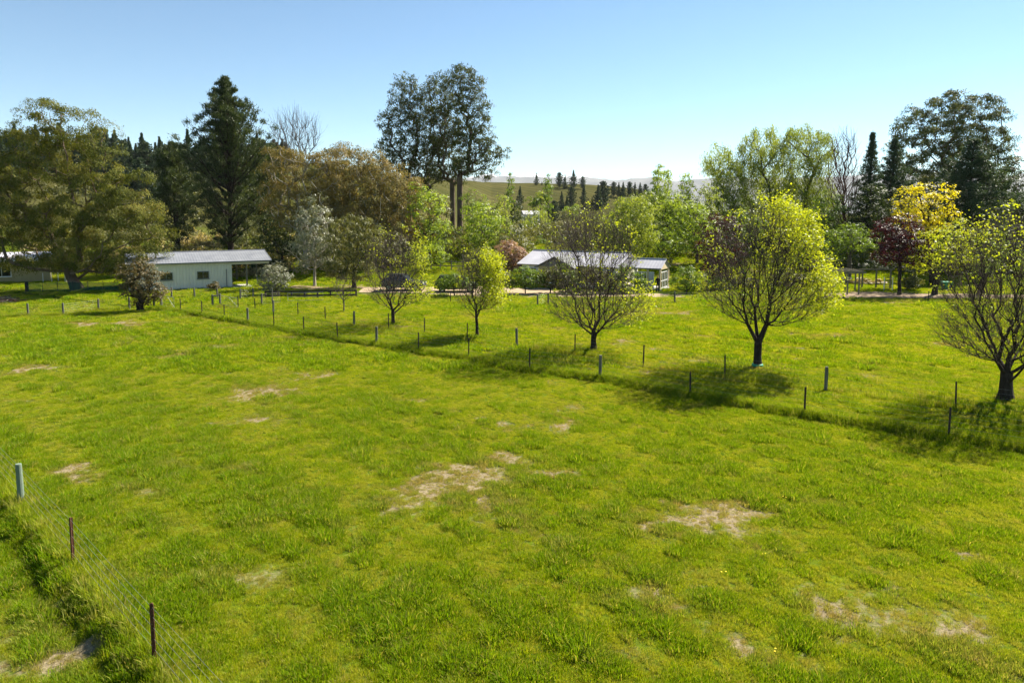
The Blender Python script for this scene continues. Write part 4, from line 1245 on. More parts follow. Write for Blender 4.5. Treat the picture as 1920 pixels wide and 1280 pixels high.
# garden shrubs
SHR = [(1060, 67.2, [(1056, 514, 18, 14), (1074, 526, 18, 14)], 'green', 'leafy shrub in front of the house gable', 'shrub', .35, 1.2),
       (1112, 67.5, [(1106, 518, 20, 15), (1132, 528, 16, 14)], 'olive', 'loose olive shrub in front of the middle house windows', 'shrub', .35, 1.0),
       (1180, 67.5, [(1174, 516, 17, 16), (1194, 530, 14, 12), (1156, 528, 14, 12)], 'green', 'green shrub left of the glazed porch', 'shrub', .35, 1.1),
       (945, 66, [(942, 528, 18, 14), (925, 536, 14, 10)], 'olive', 'dense olive shrub at the drive edge right of the slender tree', 'shrub', .35, 1.2),
       (958, 78, [(955, 478, 26, 24), (975, 495, 24, 20), (940, 500, 20, 18)], 'pink', 'pale pink blossoming tree left of the house', 'blossom tree', .35, .9),
       (985, 66.5, [(985, 522, 24, 18), (968, 530, 18, 14), (1002, 528, 18, 14)], 'green', 'green multi stemmed shrub on the drive edge by the house', 'shrub', .35, 1.2),
       (1032, 67, [(1035, 520, 22, 18), (1052, 530, 18, 12), (1018, 524, 14, 14)], 'olive', 'olive green shrub below the front gable', 'shrub', .35, 1.2),
       (1290, 66, [(1286, 522, 24, 18), (1302, 530, 18, 16), (1272, 536, 14, 10)], 'green', 'leafy green shrub right of the glazed porch', 'shrub', .4, 1.4),
       (1075, 65.5, [(1070, 552, 22, 5), (1100, 552, 20, 5)], 'olive', 'low clipped shrub along the lawn in front of the house', 'shrub', .22, 1.3),
       (1150, 66.5, [(1145, 540, 24, 8), (1175, 545, 20, 7)], 'green', 'low green bush below the house windows', 'shrub', .25, 1.3),
       (852, 64.2, [(848, 528, 22, 11), (868, 533, 16, 10), (832, 534, 14, 9)], 'green', 'small mop headed tree in front of the parked cars', 'tree', .28, 1.6),
       (1700, 70, [(1712, 530, 13, 11), (1704, 536, 8, 7)], 'olive', 'rounded brown green shrub behind the forked plum trunk', 'shrub', .3, 1.3),
       (1625, 75, [(1618, 532, 20, 7), (1645, 534, 14, 6)], 'straw', 'tan tussock mound behind the pergola', 'tussock', .25, 1.4),
       (1585, 76, [(1580, 530, 14, 7)], 'ivy', 'reddish brown tussock behind the pergola', 'tussock', .25, 1.4),
       (474, 86, [(455, 500, 26, 14), (490, 505, 24, 14), (520, 505, 22, 14)], 'darkgreen', 'dark bush in the shade behind the open bay of the shed', 'bush', .5, 1.5),
       (404, 68.6, [(402, 537, 11, 5)], 'ivy', 'brown dry bush against the shed wall', 'bush', .2, 1.2),
       (1385, 71, [(1380, 525, 20, 16), (1400, 535, 16, 10)], 'olive', 'olive bush below the purple tree', 'bush', .35, 1.2),
       (1345, 69, [(1348, 535, 22, 12)], 'green', 'green bush next to the leafy porch shrub', 'bush', .35, 1.2),
       (1470, 72, [(1470, 525, 26, 14), (1500, 530, 22, 12)], 'olive', 'olive hedge bush behind the large rounded tree', 'bush', .35, 1.3),
       (1815, 84, [(1800, 505, 40, 22), (1850, 510, 36, 22)], 'darkgreen', 'dark hedge below the tiered cedar', 'hedge', .5, 1.5),
       (1720, 84, [(1715, 508, 30, 22), (1745, 512, 26, 20)], 'darkgreen', 'dark hedge behind the purple plum', 'hedge', .5, 1.5),
       (1640, 86, [(1625, 500, 34, 24), (1660, 505, 26, 22), (1590, 505, 24, 20)], 'darkgreen', 'dark hedge behind the pergola', 'hedge', .5, 1.5),
       (1540, 86, [(1535, 505, 30, 22), (1505, 500, 26, 22)], 'darkgreen', 'dark hedge left of the pergola', 'hedge', .5, 1.5),
       (1905, 80, [(1905, 505, 30, 24)], 'darkgreen', 'dark hedge at the right end of the garden', 'hedge', .5, 1.5)]
for k, (px, Y, L, mt, lab, cat, cl, fl) in enumerate(SHR):
    tree(cat.replace(' ', '_'), lab, cat, px, Y, L, M[mt], M['bark_red'] if k == 1 else M['bark_dark'], fl, cl, 'rand', .0029, .5, .07, 160 + k, flat=.9)

# ------------------------------------------------------------------ conifers on the slopes
def hill_conifer(label, seed, H, R, group, prof=None, rise=.25, lift=.3):
    return pine('hill_conifer', label, 0, 230, 0, 0, M['conifer'], seed, prof or [(0, .8), (.12, 1), (.45, .6), (.75, .24), (.92, .06), (1, .0)], .05, .62, group, (4, 6), .0021, 0.0, rise, lift, 17, None, .2, .5, .5, 'conifer', (H, R))
rng = np.random.default_rng(77)
GL = 'conifers on the left hillside'
SHAPE = ['slim dark', 'plain dark', 'broad dark', 'ragged dark']
protoL = [hill_conifer('dark conifer in the plantation along the left hill', 200 + k, 10, 2.1 + .4 * k, GL, None if k < 3 else [(0, .6), (.2, 1), (.5, .9), (.7, .45), (.85, .35), (1, .03)], .2 + .1 * k) for k in range(4)]
def zone_left(px, py):
    a = 'on the skyline ' if py < np.interp(px, [-20, 60, 150, 250, 330, 420, 545], [330, 320, 305, 318, 335, 330, 330]) else 'on the slope '
    if px < 130:
        return a + 'above the huge gum'
    if px < 235:
        return a + 'right of the wispy gum top'
    if px < 300:
        return a + 'between the huge gum and the dark pines'
    if px < 380:
        return a + 'behind the dense shaded pine'
    if px < 480:
        return a + 'behind the tall pointed pine'
    return a + 'beside the tall leafless grey tree'
spots = []
for k in range(190):
    px = rng.uniform(-20, 545) if k < 150 else rng.uniform(150, 330)
    base_py = np.interp(px, [-20, 60, 150, 250, 330, 420, 545], [330, 320, 305, 318, 335, 330, 330])
    if k < 150 and rng.uniform() < .62:
        py = base_py - rng.uniform(0, 26)
    else:
        py = base_py + rng.uniform(0, 55) * (1 if 180 < px < 330 else .4)
    spots.append((px, py))
used = 0
for k, (px, py) in enumerate(spots):
    p = hit(px, py, 118, 330)
    s = rng.uniform(.55, 1.15) * (1.0 if p[1] > 180 else .8)
    loc = (p[0], p[1], zt(p[0], p[1]) - .2)
    if k < 4:
        o = protoL[k]
        o.location = tuple(float(v) for v in loc)
        o.scale = (s, s, s)
    else:
        o = clone(protoL[k % 4], loc, rng.uniform(0, 6.28), s)
    o['label'] = SHAPE[k % 4] + ' conifer ' + zone_left(px, py)
GR = 'conifers on the vineyard hill'
protoR = [hill_conifer('dark conifer standing on the slopes of the vineyard hill', 230 + k, 12, 2.8 + .5 * k, GR, None if k < 2 else [(0, .7), (.2, 1), (.5, .95), (.7, .6), (.88, .4), (1, .05)], .15 + .12 * k) for k in range(3)]
SHR_ = ['slim', 'full skirted', 'ragged']
MIDC = [(1006, 345, 22), (1016, 345, 7), (1049, 350, 27), (1059, 352, 25), (1075, 350, 32), (1092, 352, 22), (1053, 392, 34), (1063, 392, 26), (1071, 386, 36), (1094, 388, 42), (1121, 392, 46), (1131, 386, 46), (1110, 392, 24),
        (1139, 362, 14), (1150, 366, 26), (1160, 367, 26), (1168, 368, 28), (1180, 366, 26), (1190, 366, 25), (1200, 367, 26), (1210, 366, 22), (975, 382, 34), (1057, 410, 22), (1038, 418, 42)]
for k, (px, py, hp) in enumerate(MIDC):
    p = hit(px, py + 2, 130, 460)
    s = hp * p[1] / FPX / 12.0 * 1.04
    loc = (p[0], p[1], zt(p[0], p[1]) - .2)
    if k < 3:
        o = protoR[k]
        o.location = tuple(float(v) for v in loc)
        o.scale = (s, s, s)
    else:
        o = clone(protoR[k % 3], loc, rng.uniform(0, 6.28), s)
    if k < 2:
        w = 'standing alone on the vineyard crest, ' + ('the taller' if k == 0 else 'the tiny one beside it')
    elif k < 6:
        w = 'in the group of four on the vineyard crest'
    elif k < 13:
        w = 'in the cluster on the vineyard slope'
    elif k < 21:
        w = 'in the row along the right shoulder of the vineyard hill'
    elif k == 21:
        w = 'standing between the two poplar columns'
    else:
        w = 'low in the valley beside the taller poplar column'
    o['label'] = SHR_[k % 3] + ' dark conifer ' + w
# columnar poplars and round trees in the valley
tree('lombardy_poplar', 'tall narrow poplar column with two short ones at its foot below the vineyard', 'poplar', 958, 205, [(958, 338, 4.5, 13), (957, 358, 6.5, 16), (956, 378, 6.5, 12), (949, 372, 4, 9), (942, 378, 3, 6)], M['green'], M['bark_dark'], 1.5, .9, 'up', .0034, .5, .3, 81)
tree('lombardy_poplar', 'tall narrow poplar column in front of the vineyard hill', 'poplar', 1028, 195, [(1027, 342, 4.5, 13), (1028, 362, 7, 18), (1028, 386, 8, 16)], M['green'], M['bark_dark'], 1.5, .9, 'up', .0034, .5, .3, 82)
tree('round_tree', 'small round bright green tree beside the far pale roof', 'tree', 1001, 192, [(1001, 380, 9, 9)], M['spring'], M['bark'], 1.5, .9, 'rand', .0034, .5, .2, 83)
tree('round_tree', 'small pale green tree beside the narrow poplar column', 'tree', 1013, 198, [(1013, 374, 8, 9)], M['willow'], M['bark'], 1.5, .9, 'rand', .0034, .5, .2, 84)
tree('round_tree', 'bright green round tree below the vineyard hill conifers', 'tree', 1075, 168, [(1074, 398, 11, 10)], M['spring'], M['bark'], 1.5, .9, 'rand', .0034, .5, .2, 85)

# scrub on the banks and slopes (a mass nobody could count)
def scrub(name, label, pts, mat, hs, seed, per=120, spreadf=1.5):
    rng = np.random.default_rng(seed)
    P = np.array(pts)
    n = len(P)
    h = rng.uniform(hs[0], hs[1], n) * (0.35 + P[:, 1] / 150)
    ci = np.repeat(np.arange(n), per)
    m_ = len(ci)
    d = unit(rng.normal(size=(m_, 3)))
    off = d * (rng.uniform(0, 1, m_) ** .4)[:, None] * h[ci][:, None] * np.array([spreadf * .6, spreadf * .6, .5])
    C = P[ci] + off
    C[:, 2] += .45 * h[ci]
    C[:, 2] = np.maximum(C[:, 2], zter(C[:, 0], C[:, 1]) + .1)
    Ll = .0045 * C[:, 1]
    o = link(name, leaf_mesh(name, C, rng.normal(size=(m_, 3)) + np.array([0, 0, .5]), Ll, Ll * .45, mat, .5 * rng.uniform(0, 1, n)[ci] + .5 * rng.uniform(0, 1, m_), rng))
    kind(o, 'stuff')
    o['label'] = label
    o['category'] = 'undergrowth'
def band_pts(n, y0, y1, th0, th1, seed):
    r = np.random.default_rng(seed)
    y = r.uniform(y0, y1, n)
    x = r.uniform(th0, th1, n) * y
    ok = fbm(x / 9, y / 9, seed, 2) > .42
    x, y = x[ok], y[ok]
    return np.stack([x, y, zter(x, y)], 1)
scrub('undergrowth', 'dry yellow green undergrowth on the bank behind the shed', band_pts(420, 88, 125, -.72, -.06, 301), M['olive'], (1.0, 2.6), 302)
scrub('undergrowth', 'pale straw coloured rank grass on the bank behind the shed', band_pts(420, 82, 120, -.72, -.2, 303), M['straw'], (.7, 1.6), 304, 60)
scrub('undergrowth', 'mixed green undergrowth in the valley behind the house', band_pts(360, 86, 170, -.08, .30, 305), M['olive'], (1.0, 2.4), 306, 110)
scrub('undergrowth', 'dark undergrowth beneath the trees on the right', band_pts(360, 92, 150, .24, .85, 307), M['darkgreen'], (1.6, 4.0), 308, 140)
scrub('hill_scrub', 'brown and green scrub dotted over the left hillside', band_pts(1000, 122, 290, -.85, -.12, 309), M['olive'], (.7, 2.2), 310, 60)

# ------------------------------------------------------------------ fences
def steel_post_mesh(mat, h):
    b = MB()
    for k in range(3):
        a = k * 2 * math.pi / 3 + .4
        c, s = math.cos(a), math.sin(a)
        b.beam((c * .003, s * .003, -.12), (c * .003, s * .003, h), .001, .001)
        x, y = c * .040, s * .040
        nx_, ny_ = -s * .006, c * .006
        b.add([(nx_, ny_, -.12), (-nx_, -ny_, -.12), (x - nx_, y - ny_, -.12), (x + nx_, y + ny_, -.12), (nx_, ny_, h), (-nx_, -ny_, h), (x - nx_, y - ny_, h - .01), (x + nx_, y + ny_, h - .01)],
              [(0, 1, 5, 4), (1, 2, 6, 5), (2, 3, 7, 6), (3, 0, 4, 7), (4, 5, 6, 7)])
    return b.mesh('steel_post', mat)
def wood_post_mesh(mat, h, r=.075):
    b = MB()
    b.tube([(0, 0, -.15), (.004, 0, h * .4), (0, .004, h * .8), (0, 0, h - .02), (0, 0, h)], [r * 1.04, r, r * .97, r * .95, r * .86], 12)
    return b.mesh('wooden_post', mat, False)
STEEL = steel_post_mesh(M['dark_steel'], 1.1)
RUSTY = steel_post_mesh(M['rust'], 1.1)
WOOD = wood_post_mesh(M['wood_post'], 1.1)
GREENP = wood_post_mesh(M['green_post'], 1.1, .08)
def fence(name, label, F, line, wires=(.22, .42, .62, .82, 1.0), steel=STEEL, wood=WOOD, scale=1.0, wr=.002, seed=0, group=None):
    rng = np.random.default_rng(seed)
    pts = []
    for p in line:
        pts.append(np.array([p[0], p[1], zt(p[0], p[1])]))
    org = pts[len(pts) // 2].copy()
    root = thing(name, label, 'fence', org, group)
    for (px, py, k) in F:
        p = gnd(px, py)
        p[2] = zt(p[0], p[1])
        o = link('wooden_post' if k in 'wg' else 'steel_post', GREENP if k == 'g' else (wood if k == 'w' else steel), root, tuple(p - org))
        s = scale * rng.uniform(.97, 1.05)
        o.scale = (1, 1, s)
        o.rotation_euler = (rng.normal(0, .012), rng.normal(0, .012), rng.uniform(0, 6.28))
    for h in wires:
        b = MB()
        P = []
        for i, (a, c) in enumerate(zip(pts[:-1], pts[1:])):
            for t in (0, .5):
                q = a + (c - a) * t + np.array([0, 0, h * scale - (.025 if t else 0)]) - org
                P.append(q)
        P.append(pts[-1] + np.array([0, 0, h * scale]) - org)
        b.tube(P, wr, 4, False)
        b.build('wire', M['wire'], root)
    return root
fence('wire_fence', 'wire fence on rusty steel posts and one green post, bank of long grass below', F_NEAR, L_NEAR, (.25, .45, .66, .86, 1.04), RUSTY, WOOD, 1.0, .0022, 1)
fence('wire_fence', 'long wire fence with rank grass tinted darker as bank shade, dividing the two paddocks', F_FRONT, L_FRONT, seed=2)
fence('wire_fence', 'wire fence close in front of the row of paddock trees', F_BACK, L_BACK, seed=3)
fence('wire_fence', 'short post and wire fence left of the ivy covered tree', F_LEFT, L_LEFT, scale=.88, seed=4)
fence('wire_fence', 'wire fence along the drive and garden behind the paddock trees', F_LAWN, L_LAWN, scale=.88, seed=5)
F_YARD = [(322, 561, 'w'), (365, 563, 'w'), (408, 562, 'w'), (451, 564, 'w'), (475, 561, 'w'), (491, 575, 'w')]
fence('wire_fence', 'weathered post fence in front of the shed', F_YARD, line_of(F_YARD), scale=.85, seed=6)
F_BANK = [(792, 506, 'w'), (808, 505, 'w'), (825, 506, 'w'), (845, 505, 'w'), (868, 506, 'w')]
def bank_fence():
    pts = []
    for px in (794, 808, 825, 846, 868):
        Y = 83.0
        x = (px - PPX) / FPX * Y
        pts.append(np.array([x, Y, zt(x, Y)]))
    root = thing('rail_fence', 'grey timber rail fence on the bank above the parked cars', 'fence', pts[0])
    for p in pts:
        link('wooden_post', WOOD, root, tuple(p - pts[0]))
    for h in (.45, .95):
        for a, c in zip(pts[:-1], pts[1:]):
            b = MB()
            b.beam(a - pts[0] + np.array([0, -.09, h]), c - pts[0] + np.array([0, -.09, h]), .04, .12)
            b.build('rail', M['grey_timber'], root)
bank_fence()
def rail_run(name, label, A, B, n, mat, h1, h2, postmat, w=.05, hh=.16):
    A, B = np.array([A[0], A[1], zt(A[0], A[1])]), np.array([B[0], B[1], zt(B[0], B[1])])
    root = thing(name, label, 'fence', A)
    for k in range(n + 1):
        p = (B - A) * k / n
        b = MB()
        b.box(p[0] - .07, p[0] + .07, p[1] - .07, p[1] + .07, p[2] - .1, p[2] + h2 + .06)
        b.build('post', postmat, root)
        if k < n:
            q = (B - A) * (k + 1) / n
            for h in (h1, h2):
                b = MB()
                b.beam((p[0], p[1] - .10, p[2] + h), (q[0], q[1] - .10, q[2] + h), w, hh)
                b.build('rail', mat, root)
    return root
rail_run('rail_fence', 'long low dark timber rail behind the young leafless tree', gnd(498, 561), gnd(668, 559), 7, M['black_timber'], .16, .55, M['black_timber'])
def gate(name, label, A, B, h, mat, bars=4, brace=True, r=.022):
    A, B = np.array([A[0], A[1], zt(A[0], A[1])]), np.array([B[0], B[1], zt(B[0], B[1])])
    d = B - A
    root = thing(name, label, 'gate', A)
    b = MB()
    b.tube([(0, 0, .12), (0, 0, h), d + np.array([0, 0, h]), d + np.array([0, 0, .12]), (0, 0, .12)], r, 6)
    b.build('frame', mat, root)
    for k in range(1, bars):
        z = .12 + (h - .12) * k / bars
        b = MB()
        b.tube([(0, 0, z), d + np.array([0, 0, z])], r * .55, 5)
        b.build('bar', mat, root)
    if brace:
        b = MB()
        b.tube([(0, 0, .14), d * .5 + np.array([0, 0, h - .02]), d + np.array([0, 0, .14])], r * .6, 5)
        b.build('brace', mat, root)
    return root
def h_frame(label, A, B, h):
    A, B = np.array([A[0], A[1], zt(A[0], A[1])]), np.array([B[0], B[1], zt(B[0], B[1])])
    root = thing('strainer_frame', label, 'fence frame', A)
    for p in (np.zeros(3), B - A):
        o = link('wooden_post', WOOD, root, tuple(p))
        o.scale = (1.1, 1.1, h / 1.1)
    b = MB()
    b.beam(np.array([0, -.02, h - .12]), B - A + np.array([0, -.02, h - .12]), .09, .09)
    b.build('rail', M['grey_timber'], root)
h_frame('timber strainer frame right beside the ivy covered tree', gnd(289, 579), gnd(303, 578), 1.0)
h_frame('square timber strainer frame standing alone in the yard before the shed', gnd(399, 578), gnd(413, 577), 1.0)
gate('wire_gate', 'wire gate hung beside the ivy covered tree', gnd(304, 579), gnd(327, 584), .95, M['wire'])
gate('wire_gate', 'low wire gate by the lone strainer frame', gnd(414, 577), gnd(446, 582), .85, M['wire'])
gate('pipe_gate', 'long pale pipe gate below the dark timber rail', gnd(540, 569), gnd(606, 568), .80, M['wire'], 2, False)
gate('wire_gate', 'small timber gate between two yard posts', gnd(492, 576), gnd(526, 572), .95, M['grey_timber'], 5, False)
gate('pipe_rail', 'thin bent pipe rail at the left of the green net fence', gnd(-14, 551), gnd(10, 551), .72, M['dark_steel'], 1, False)
def pole(label, px, py, h, r, mat):
    p = gnd(px, py)
    root = thing('pole', label, 'pole', (p[0], p[1], zt(p[0], p[1])))
    b = MB()
    b.tube([(0, 0, -.1), (0, 0, h * .5), (.01, 0, h)], [r, r * .95, r * .9], 8)
    b.build('shaft', mat, root)
    b = MB()
    b.tube([(0, 0, h + .002), (0, 0, h + .04)], [r * 1.25, r * 1.1], 8)
    b.build('cap', mat, root)
pole('pale upright pole by the small timber gate', 511, 574, 1.35, .05, M['wood_post'])
# white stakes behind the net
def stakes():
    p0 = at(78, 533, 77)
    p0[2] = zt(p0[0], 77)
    root = thing('stake_fence', 'thin white stakes with wire behind the green net fence', 'fence', p0)
    P = []
    for px in (80, 90, 102, 115, 124, 133):
        x = (px - PPX) / FPX * 77
        b = MB()
        b.tube([(0, 0, -.1), (0, 0, 1.1)], .035, 6)
        q = np.array([x, 77 + .3 * math.sin(px), 0])
        q[2] = zt(q[0], q[1])
        b.build('stake', M['white'], root, False, tuple(q - p0))
        P.append(q - p0 + np.array([0, -.05, .95]))
    b = MB()
    b.tube(P, .006, 4, False)
    b.build('wire', M['wire'], root)
stakes()
def net_fence():
    A, B = gnd(51, 551), gnd(222, 549)
    A[2], B[2] = zt(A[0], A[1]), zt(B[0], B[1])
    root = thing('net_fence', 'green shade net fence under the huge gum', 'fence', A)
    m, nt, out = newmat('net_cloth')
    p = principled(nt, out, (0.004, 0.075, 0.05), .8, .1)
    tr = nt.nodes.new('ShaderNodeBsdfTransparent')
    mx = nt.nodes.new('ShaderNodeMixShader')
    mx.inputs[0].default_value = .38
    nt.links.new(p.outputs[0], mx.inputs[1])
    nt.links.new(tr.outputs[0], mx.inputs[2])
    nt.links.new(mx.outputs[0], out.inputs['Surface'])
    d = B - A
    n = 6
    for k in range(n + 1):
        q = d * k / n
        b = MB()
        r = .16 if k == 0 else .035
        b.tube([(0, 0, -.1), (0, 0, 1.02)], r, 8)
        b.build('post', M['black_timber'] if k == 0 else M['dark_steel'], root, False, tuple(q))
    for k in range(n):
        a, c = d * k / n, d * (k + 1) / n
        b = MB()
        vs = []
        for s in np.linspace(0.02, .98, 7):
            q = a + (c - a) * s + np.array([0, -.06 - .05 * math.sin(s * 9 + k), 0])
            sag = .07 * math.sin(math.pi * s)
            vs += [q + np.array([0, 0, .03]), q + np.array([0, .01, .95 - sag])]
        b.add(vs, [(2 * i, 2 * i + 2, 2 * i + 3, 2 * i + 1) for i in range(6)])
        b.build('net', m, root)
net_fence()
def brush_pile():
    c = gnd(2, 566)
    root = thing('brush_pile', 'heap of grey brown cut branches at the left of the paddock', 'brush pile', (c[0], c[1], zt(c[0], c[1])))
    rng = np.random.default_rng(4)
    mats = [M['grey_timber'], M['bark'], M['bark_red']]
    mound = MB()
    k = 14
    for j in range(70):
        a = rng.uniform(0, 6.28)
        q = rng.uniform(0, 1) ** .5
        z = .75 * (1 - q) * rng.uniform(.3, 1.1) + .05
        p = np.array([math.cos(a) * q * 1.35, math.sin(a) * q * 1.0, z])
        d = np.array([rng.normal(), rng.normal(), rng.normal() * .22])
        d = d / np.linalg.norm(d) * rng.uniform(.35, .9)
        b = MB()
        r = rng.uniform(.018, .05)
        b.tube([p - d, p + rng.normal(0, .04, 3), p + d], [r, r * .9, r * .6], 6)
        b.build('branch', mats[j % 3], root)
brush_pile()

# ------------------------------------------------------------------ buildings
def ribbed(x0, x1, low, high, wl, amp, cut=None, seed=0):
    """ribbed sheet between two edges: low(x), high(x) give points; ribs stand along the normal"""
    n = max(2, int((x1 - x0) / (wl / 4)))
    V, F = [], []
    for i in range(n + 1):
        x = x0 + (x1 - x0) * i / n
        a, b = np.array(low(x), float), np.array(high(x), float)
        d = b - a
        nrm = np.cross([1, 0, 0], d)
        nl = np.linalg.norm(nrm)
        nrm = nrm / nl if nl > 1e-6 else np.array([0, 0, 1.])
        off = nrm * amp * (1 if i % 4 in (0, 1) else 0)
        V += [a + off, b + off]
        if i < n:
            F.append((2 * i, 2 * i + 2, 2 * i + 3, 2 * i + 1))
    return V, F
def window(root, x0, x1, z0, z1, y, frame_mat, panes=2, name='window', nrm=-1, rows=1):
    """frame with panes, on a wall facing local -y"""
    fr = MB()
    t = .06
    fr.box(x0, x1, y - .05, y + .03, z1 - t, z1).box(x0, x1, y - .05, y + .03, z0, z0 + t)
    fr.box(x0, x0 + t, y - .05, y + .03, z0 + t, z1 - t).box(x1 - t, x1, y - .05, y + .03, z0 + t, z1 - t)
    w = fr.build(name, frame_mat, root)
    for k in range(panes):
        a = x0 + t + (x1 - x0 - 2 * t) * k / panes
        b = x0 + t + (x1 - x0 - 2 * t) * (k + 1) / panes
        pm = MB()
        pm.box(a + (.02 if k else 0), b - (.02 if k < panes - 1 else 0), y - .015, y - .005, z0 + t, z1 - t)
        pm.build('pane', M['glass'], w)
        if k:
            mm = MB()
            mm.box(a - .02, a + .02, y - .04, y + .02, z0 + t, z1 - t)
            mm.build('mullion', frame_mat, w)
    s = MB()
    s.box(x0 - .05, x1 + .05, y - .09, y + .02, z0 - .05, z0 - .002)
    s.build('sill', frame_mat, w)
    return w
def shed():
    org = np.array([-29.7, 72.1, 0.0])
    org[2] = zt(org[0], org[1])
    root = thing('farm_shed', 'cream ribbed metal shed with grey pitched roof and an open bay', 'shed', org, None, math.radians(30))
    L0, R0, D = -9.6, 3.8, 7.4
    ez, rz_ = 2.82, 3.72
    def wall(name, x0, x1, y, z1, nsign, mat=M['cream']):
        V, F = ribbed(x0, x1, lambda x: (x, y, -.2), lambda x: (x, y, z1), .30, .03 * nsign)
        b = MB()
        b.add(V, F)
        return b.build(name, mat, root)
    wall('front_wall', L0, 0, 0, ez - .02, 1)
    wall('back_wall', L0, 0, D, ez - .02, -1)
    for nm, x in (('partition_wall', -.06), ('end_wall', L0)):
        b = MB()
        x_ = x + .06
        b.add([(x, .04, -.2), (x, D - .04, -.2), (x, D - .04, ez - .02), (x, D / 2, rz_ - .08), (x, .04, ez - .02),
               (x_, .04, -.2), (x_, D - .04, -.2), (x_, D - .04, ez - .02), (x_, D / 2, rz_ - .08), (x_, .04, ez - .02)],
              [(0, 1, 2, 3, 4), (9, 8, 7, 6, 5), (0, 5, 6, 1), (1, 6, 7, 2), (2, 7, 8, 3), (3, 8, 9, 4), (4, 9, 5, 0)])
        b.build(nm, M['cream'], root)
    oh = .28
    x0, x1 = L0 - .2, R0 + .25
    V, F = ribbed(x0, x1, lambda x: (x, -oh, ez), lambda x: (x, D / 2, rz_), .26, .008)
    V2, F2 = ribbed(x0, x1, lambda x: (x, D + oh, ez), lambda x: (x, D / 2, rz_), .26, -.008)
    b = MB()
    b.add(V, F).add(V2, F2)
    rf = b.build('roof', M['zinc'], root)
    b = MB()
    b.tube([(x0, D / 2, rz_ + .03), (x1, D / 2, rz_ + .03)], .06, 6)
    b.build('ridge_cap', M['zinc'], rf)
    b = MB()
    b.box(x0, x1, -oh - .13, -oh - .005, ez - .12, ez + .01)
    b.build('gutter', M['trim'], rf)
    b = MB()
    b.add([(x1 - .04, -oh, ez - .10), (x1 - .04, D / 2, rz_ - .10), (x1 - .04, D + oh, ez - .10), (x1 - .04, -oh, ez + .03), (x1 - .04, D / 2, rz_ + .03), (x1 - .04, D + oh, ez + .03),
           (x1 + .02, -oh, ez - .10), (x1 + .02, D / 2, rz_ - .10), (x1 + .02, D + oh, ez - .10), (x1 + .02, -oh, ez + .03), (x1 + .02, D / 2, rz_ + .03), (x1 + .02, D + oh, ez + .03)],
          [(0, 1, 4, 3), (1, 2, 5, 4), (6, 9, 10, 7), (7, 10, 11, 8), (3, 4, 10, 9), (4, 5, 11, 10), (0, 6, 7, 1), (1, 7, 8, 2)])
    b.build('barge_board', M['trim'], rf)
    b = MB()
    b.box(.005, R0, -.02, .10, ez - .36, ez - .03)
    b.build('lintel', M['cream'], root)
    for x in (1.5, R0 - .1):
        for y in (.04, D - .2):
            b = MB()
            b.box(x - .08, x + .08, y, y + .16, -.2, ez - .03 if y > 1 else ez - .365)
            b.build('post', M['grey_timber'], root)
    b = MB()
    b.box(.02, 1.9, -.9, 2.2, -.1, .12)
    b.build('floor_slab', M['concrete'], root)
    for (a, c) in ((-3.37, -2.24), (-6.8, -5.63)):
        window(root, a, c, 1.08, 1.86, -.035, M['trim'])
    b = MB()
    b.tube([(-.55, -.08, -.1), (-.55, -.08, 2.0)], .04, 6)
    b.build('downpipe', M['trim'], root)
shed()
def left_building():
    Y = 79.0
    k = Y / FPX
    x1 = (90 - PPX) * k
    org = np.array([x1, Y, zt(x1, Y)])
    root = thing('farm_cottage', 'beige rendered cottage with a dark window behind the huge gum', 'cottage', org, None, math.radians(33))
    L0 = -13.0
    zt_ = 2.5
    b = MB()
    b.box(L0, 0, 0, 6, -.3, zt_)
    b.build('wall', M['beige'], root)
    b = MB()
    b.add([(L0 - .4, -.55, zt_ + .02), (.35, -.55, zt_ + .02), (.35, 3.2, zt_ + .75), (L0 - .4, 3.2, zt_ + .75), (.35, 6.5, zt_ + .02), (L0 - .4, 6.5, zt_ + .02),
           (L0 - .4, -.55, zt_ + .12), (.35, -.55, zt_ + .12), (.35, 3.2, zt_ + .86), (L0 - .4, 3.2, zt_ + .86), (.35, 6.5, zt_ + .12), (L0 - .4, 6.5, zt_ + .12)],
          [(6, 7, 8, 9), (9, 8, 10, 11), (0, 3, 2, 1), (3, 5, 4, 2), (0, 1, 7, 6), (1, 2, 8, 7), (2, 4, 10, 8), (0, 6, 9, 3), (3, 9, 11, 5), (4, 5, 11, 10)])
    rf = b.build('roof', M['roof_grey'], root)
    b = MB()
    b.box(L0 - .4, .35, -.66, -.56, zt_ - .06, zt_ + .10)
    b.build('gutter', M['white'], rf)
    window(root, -7.0, -3.6, .75, 2.05, -.02, M['white'], 4)
left_building()

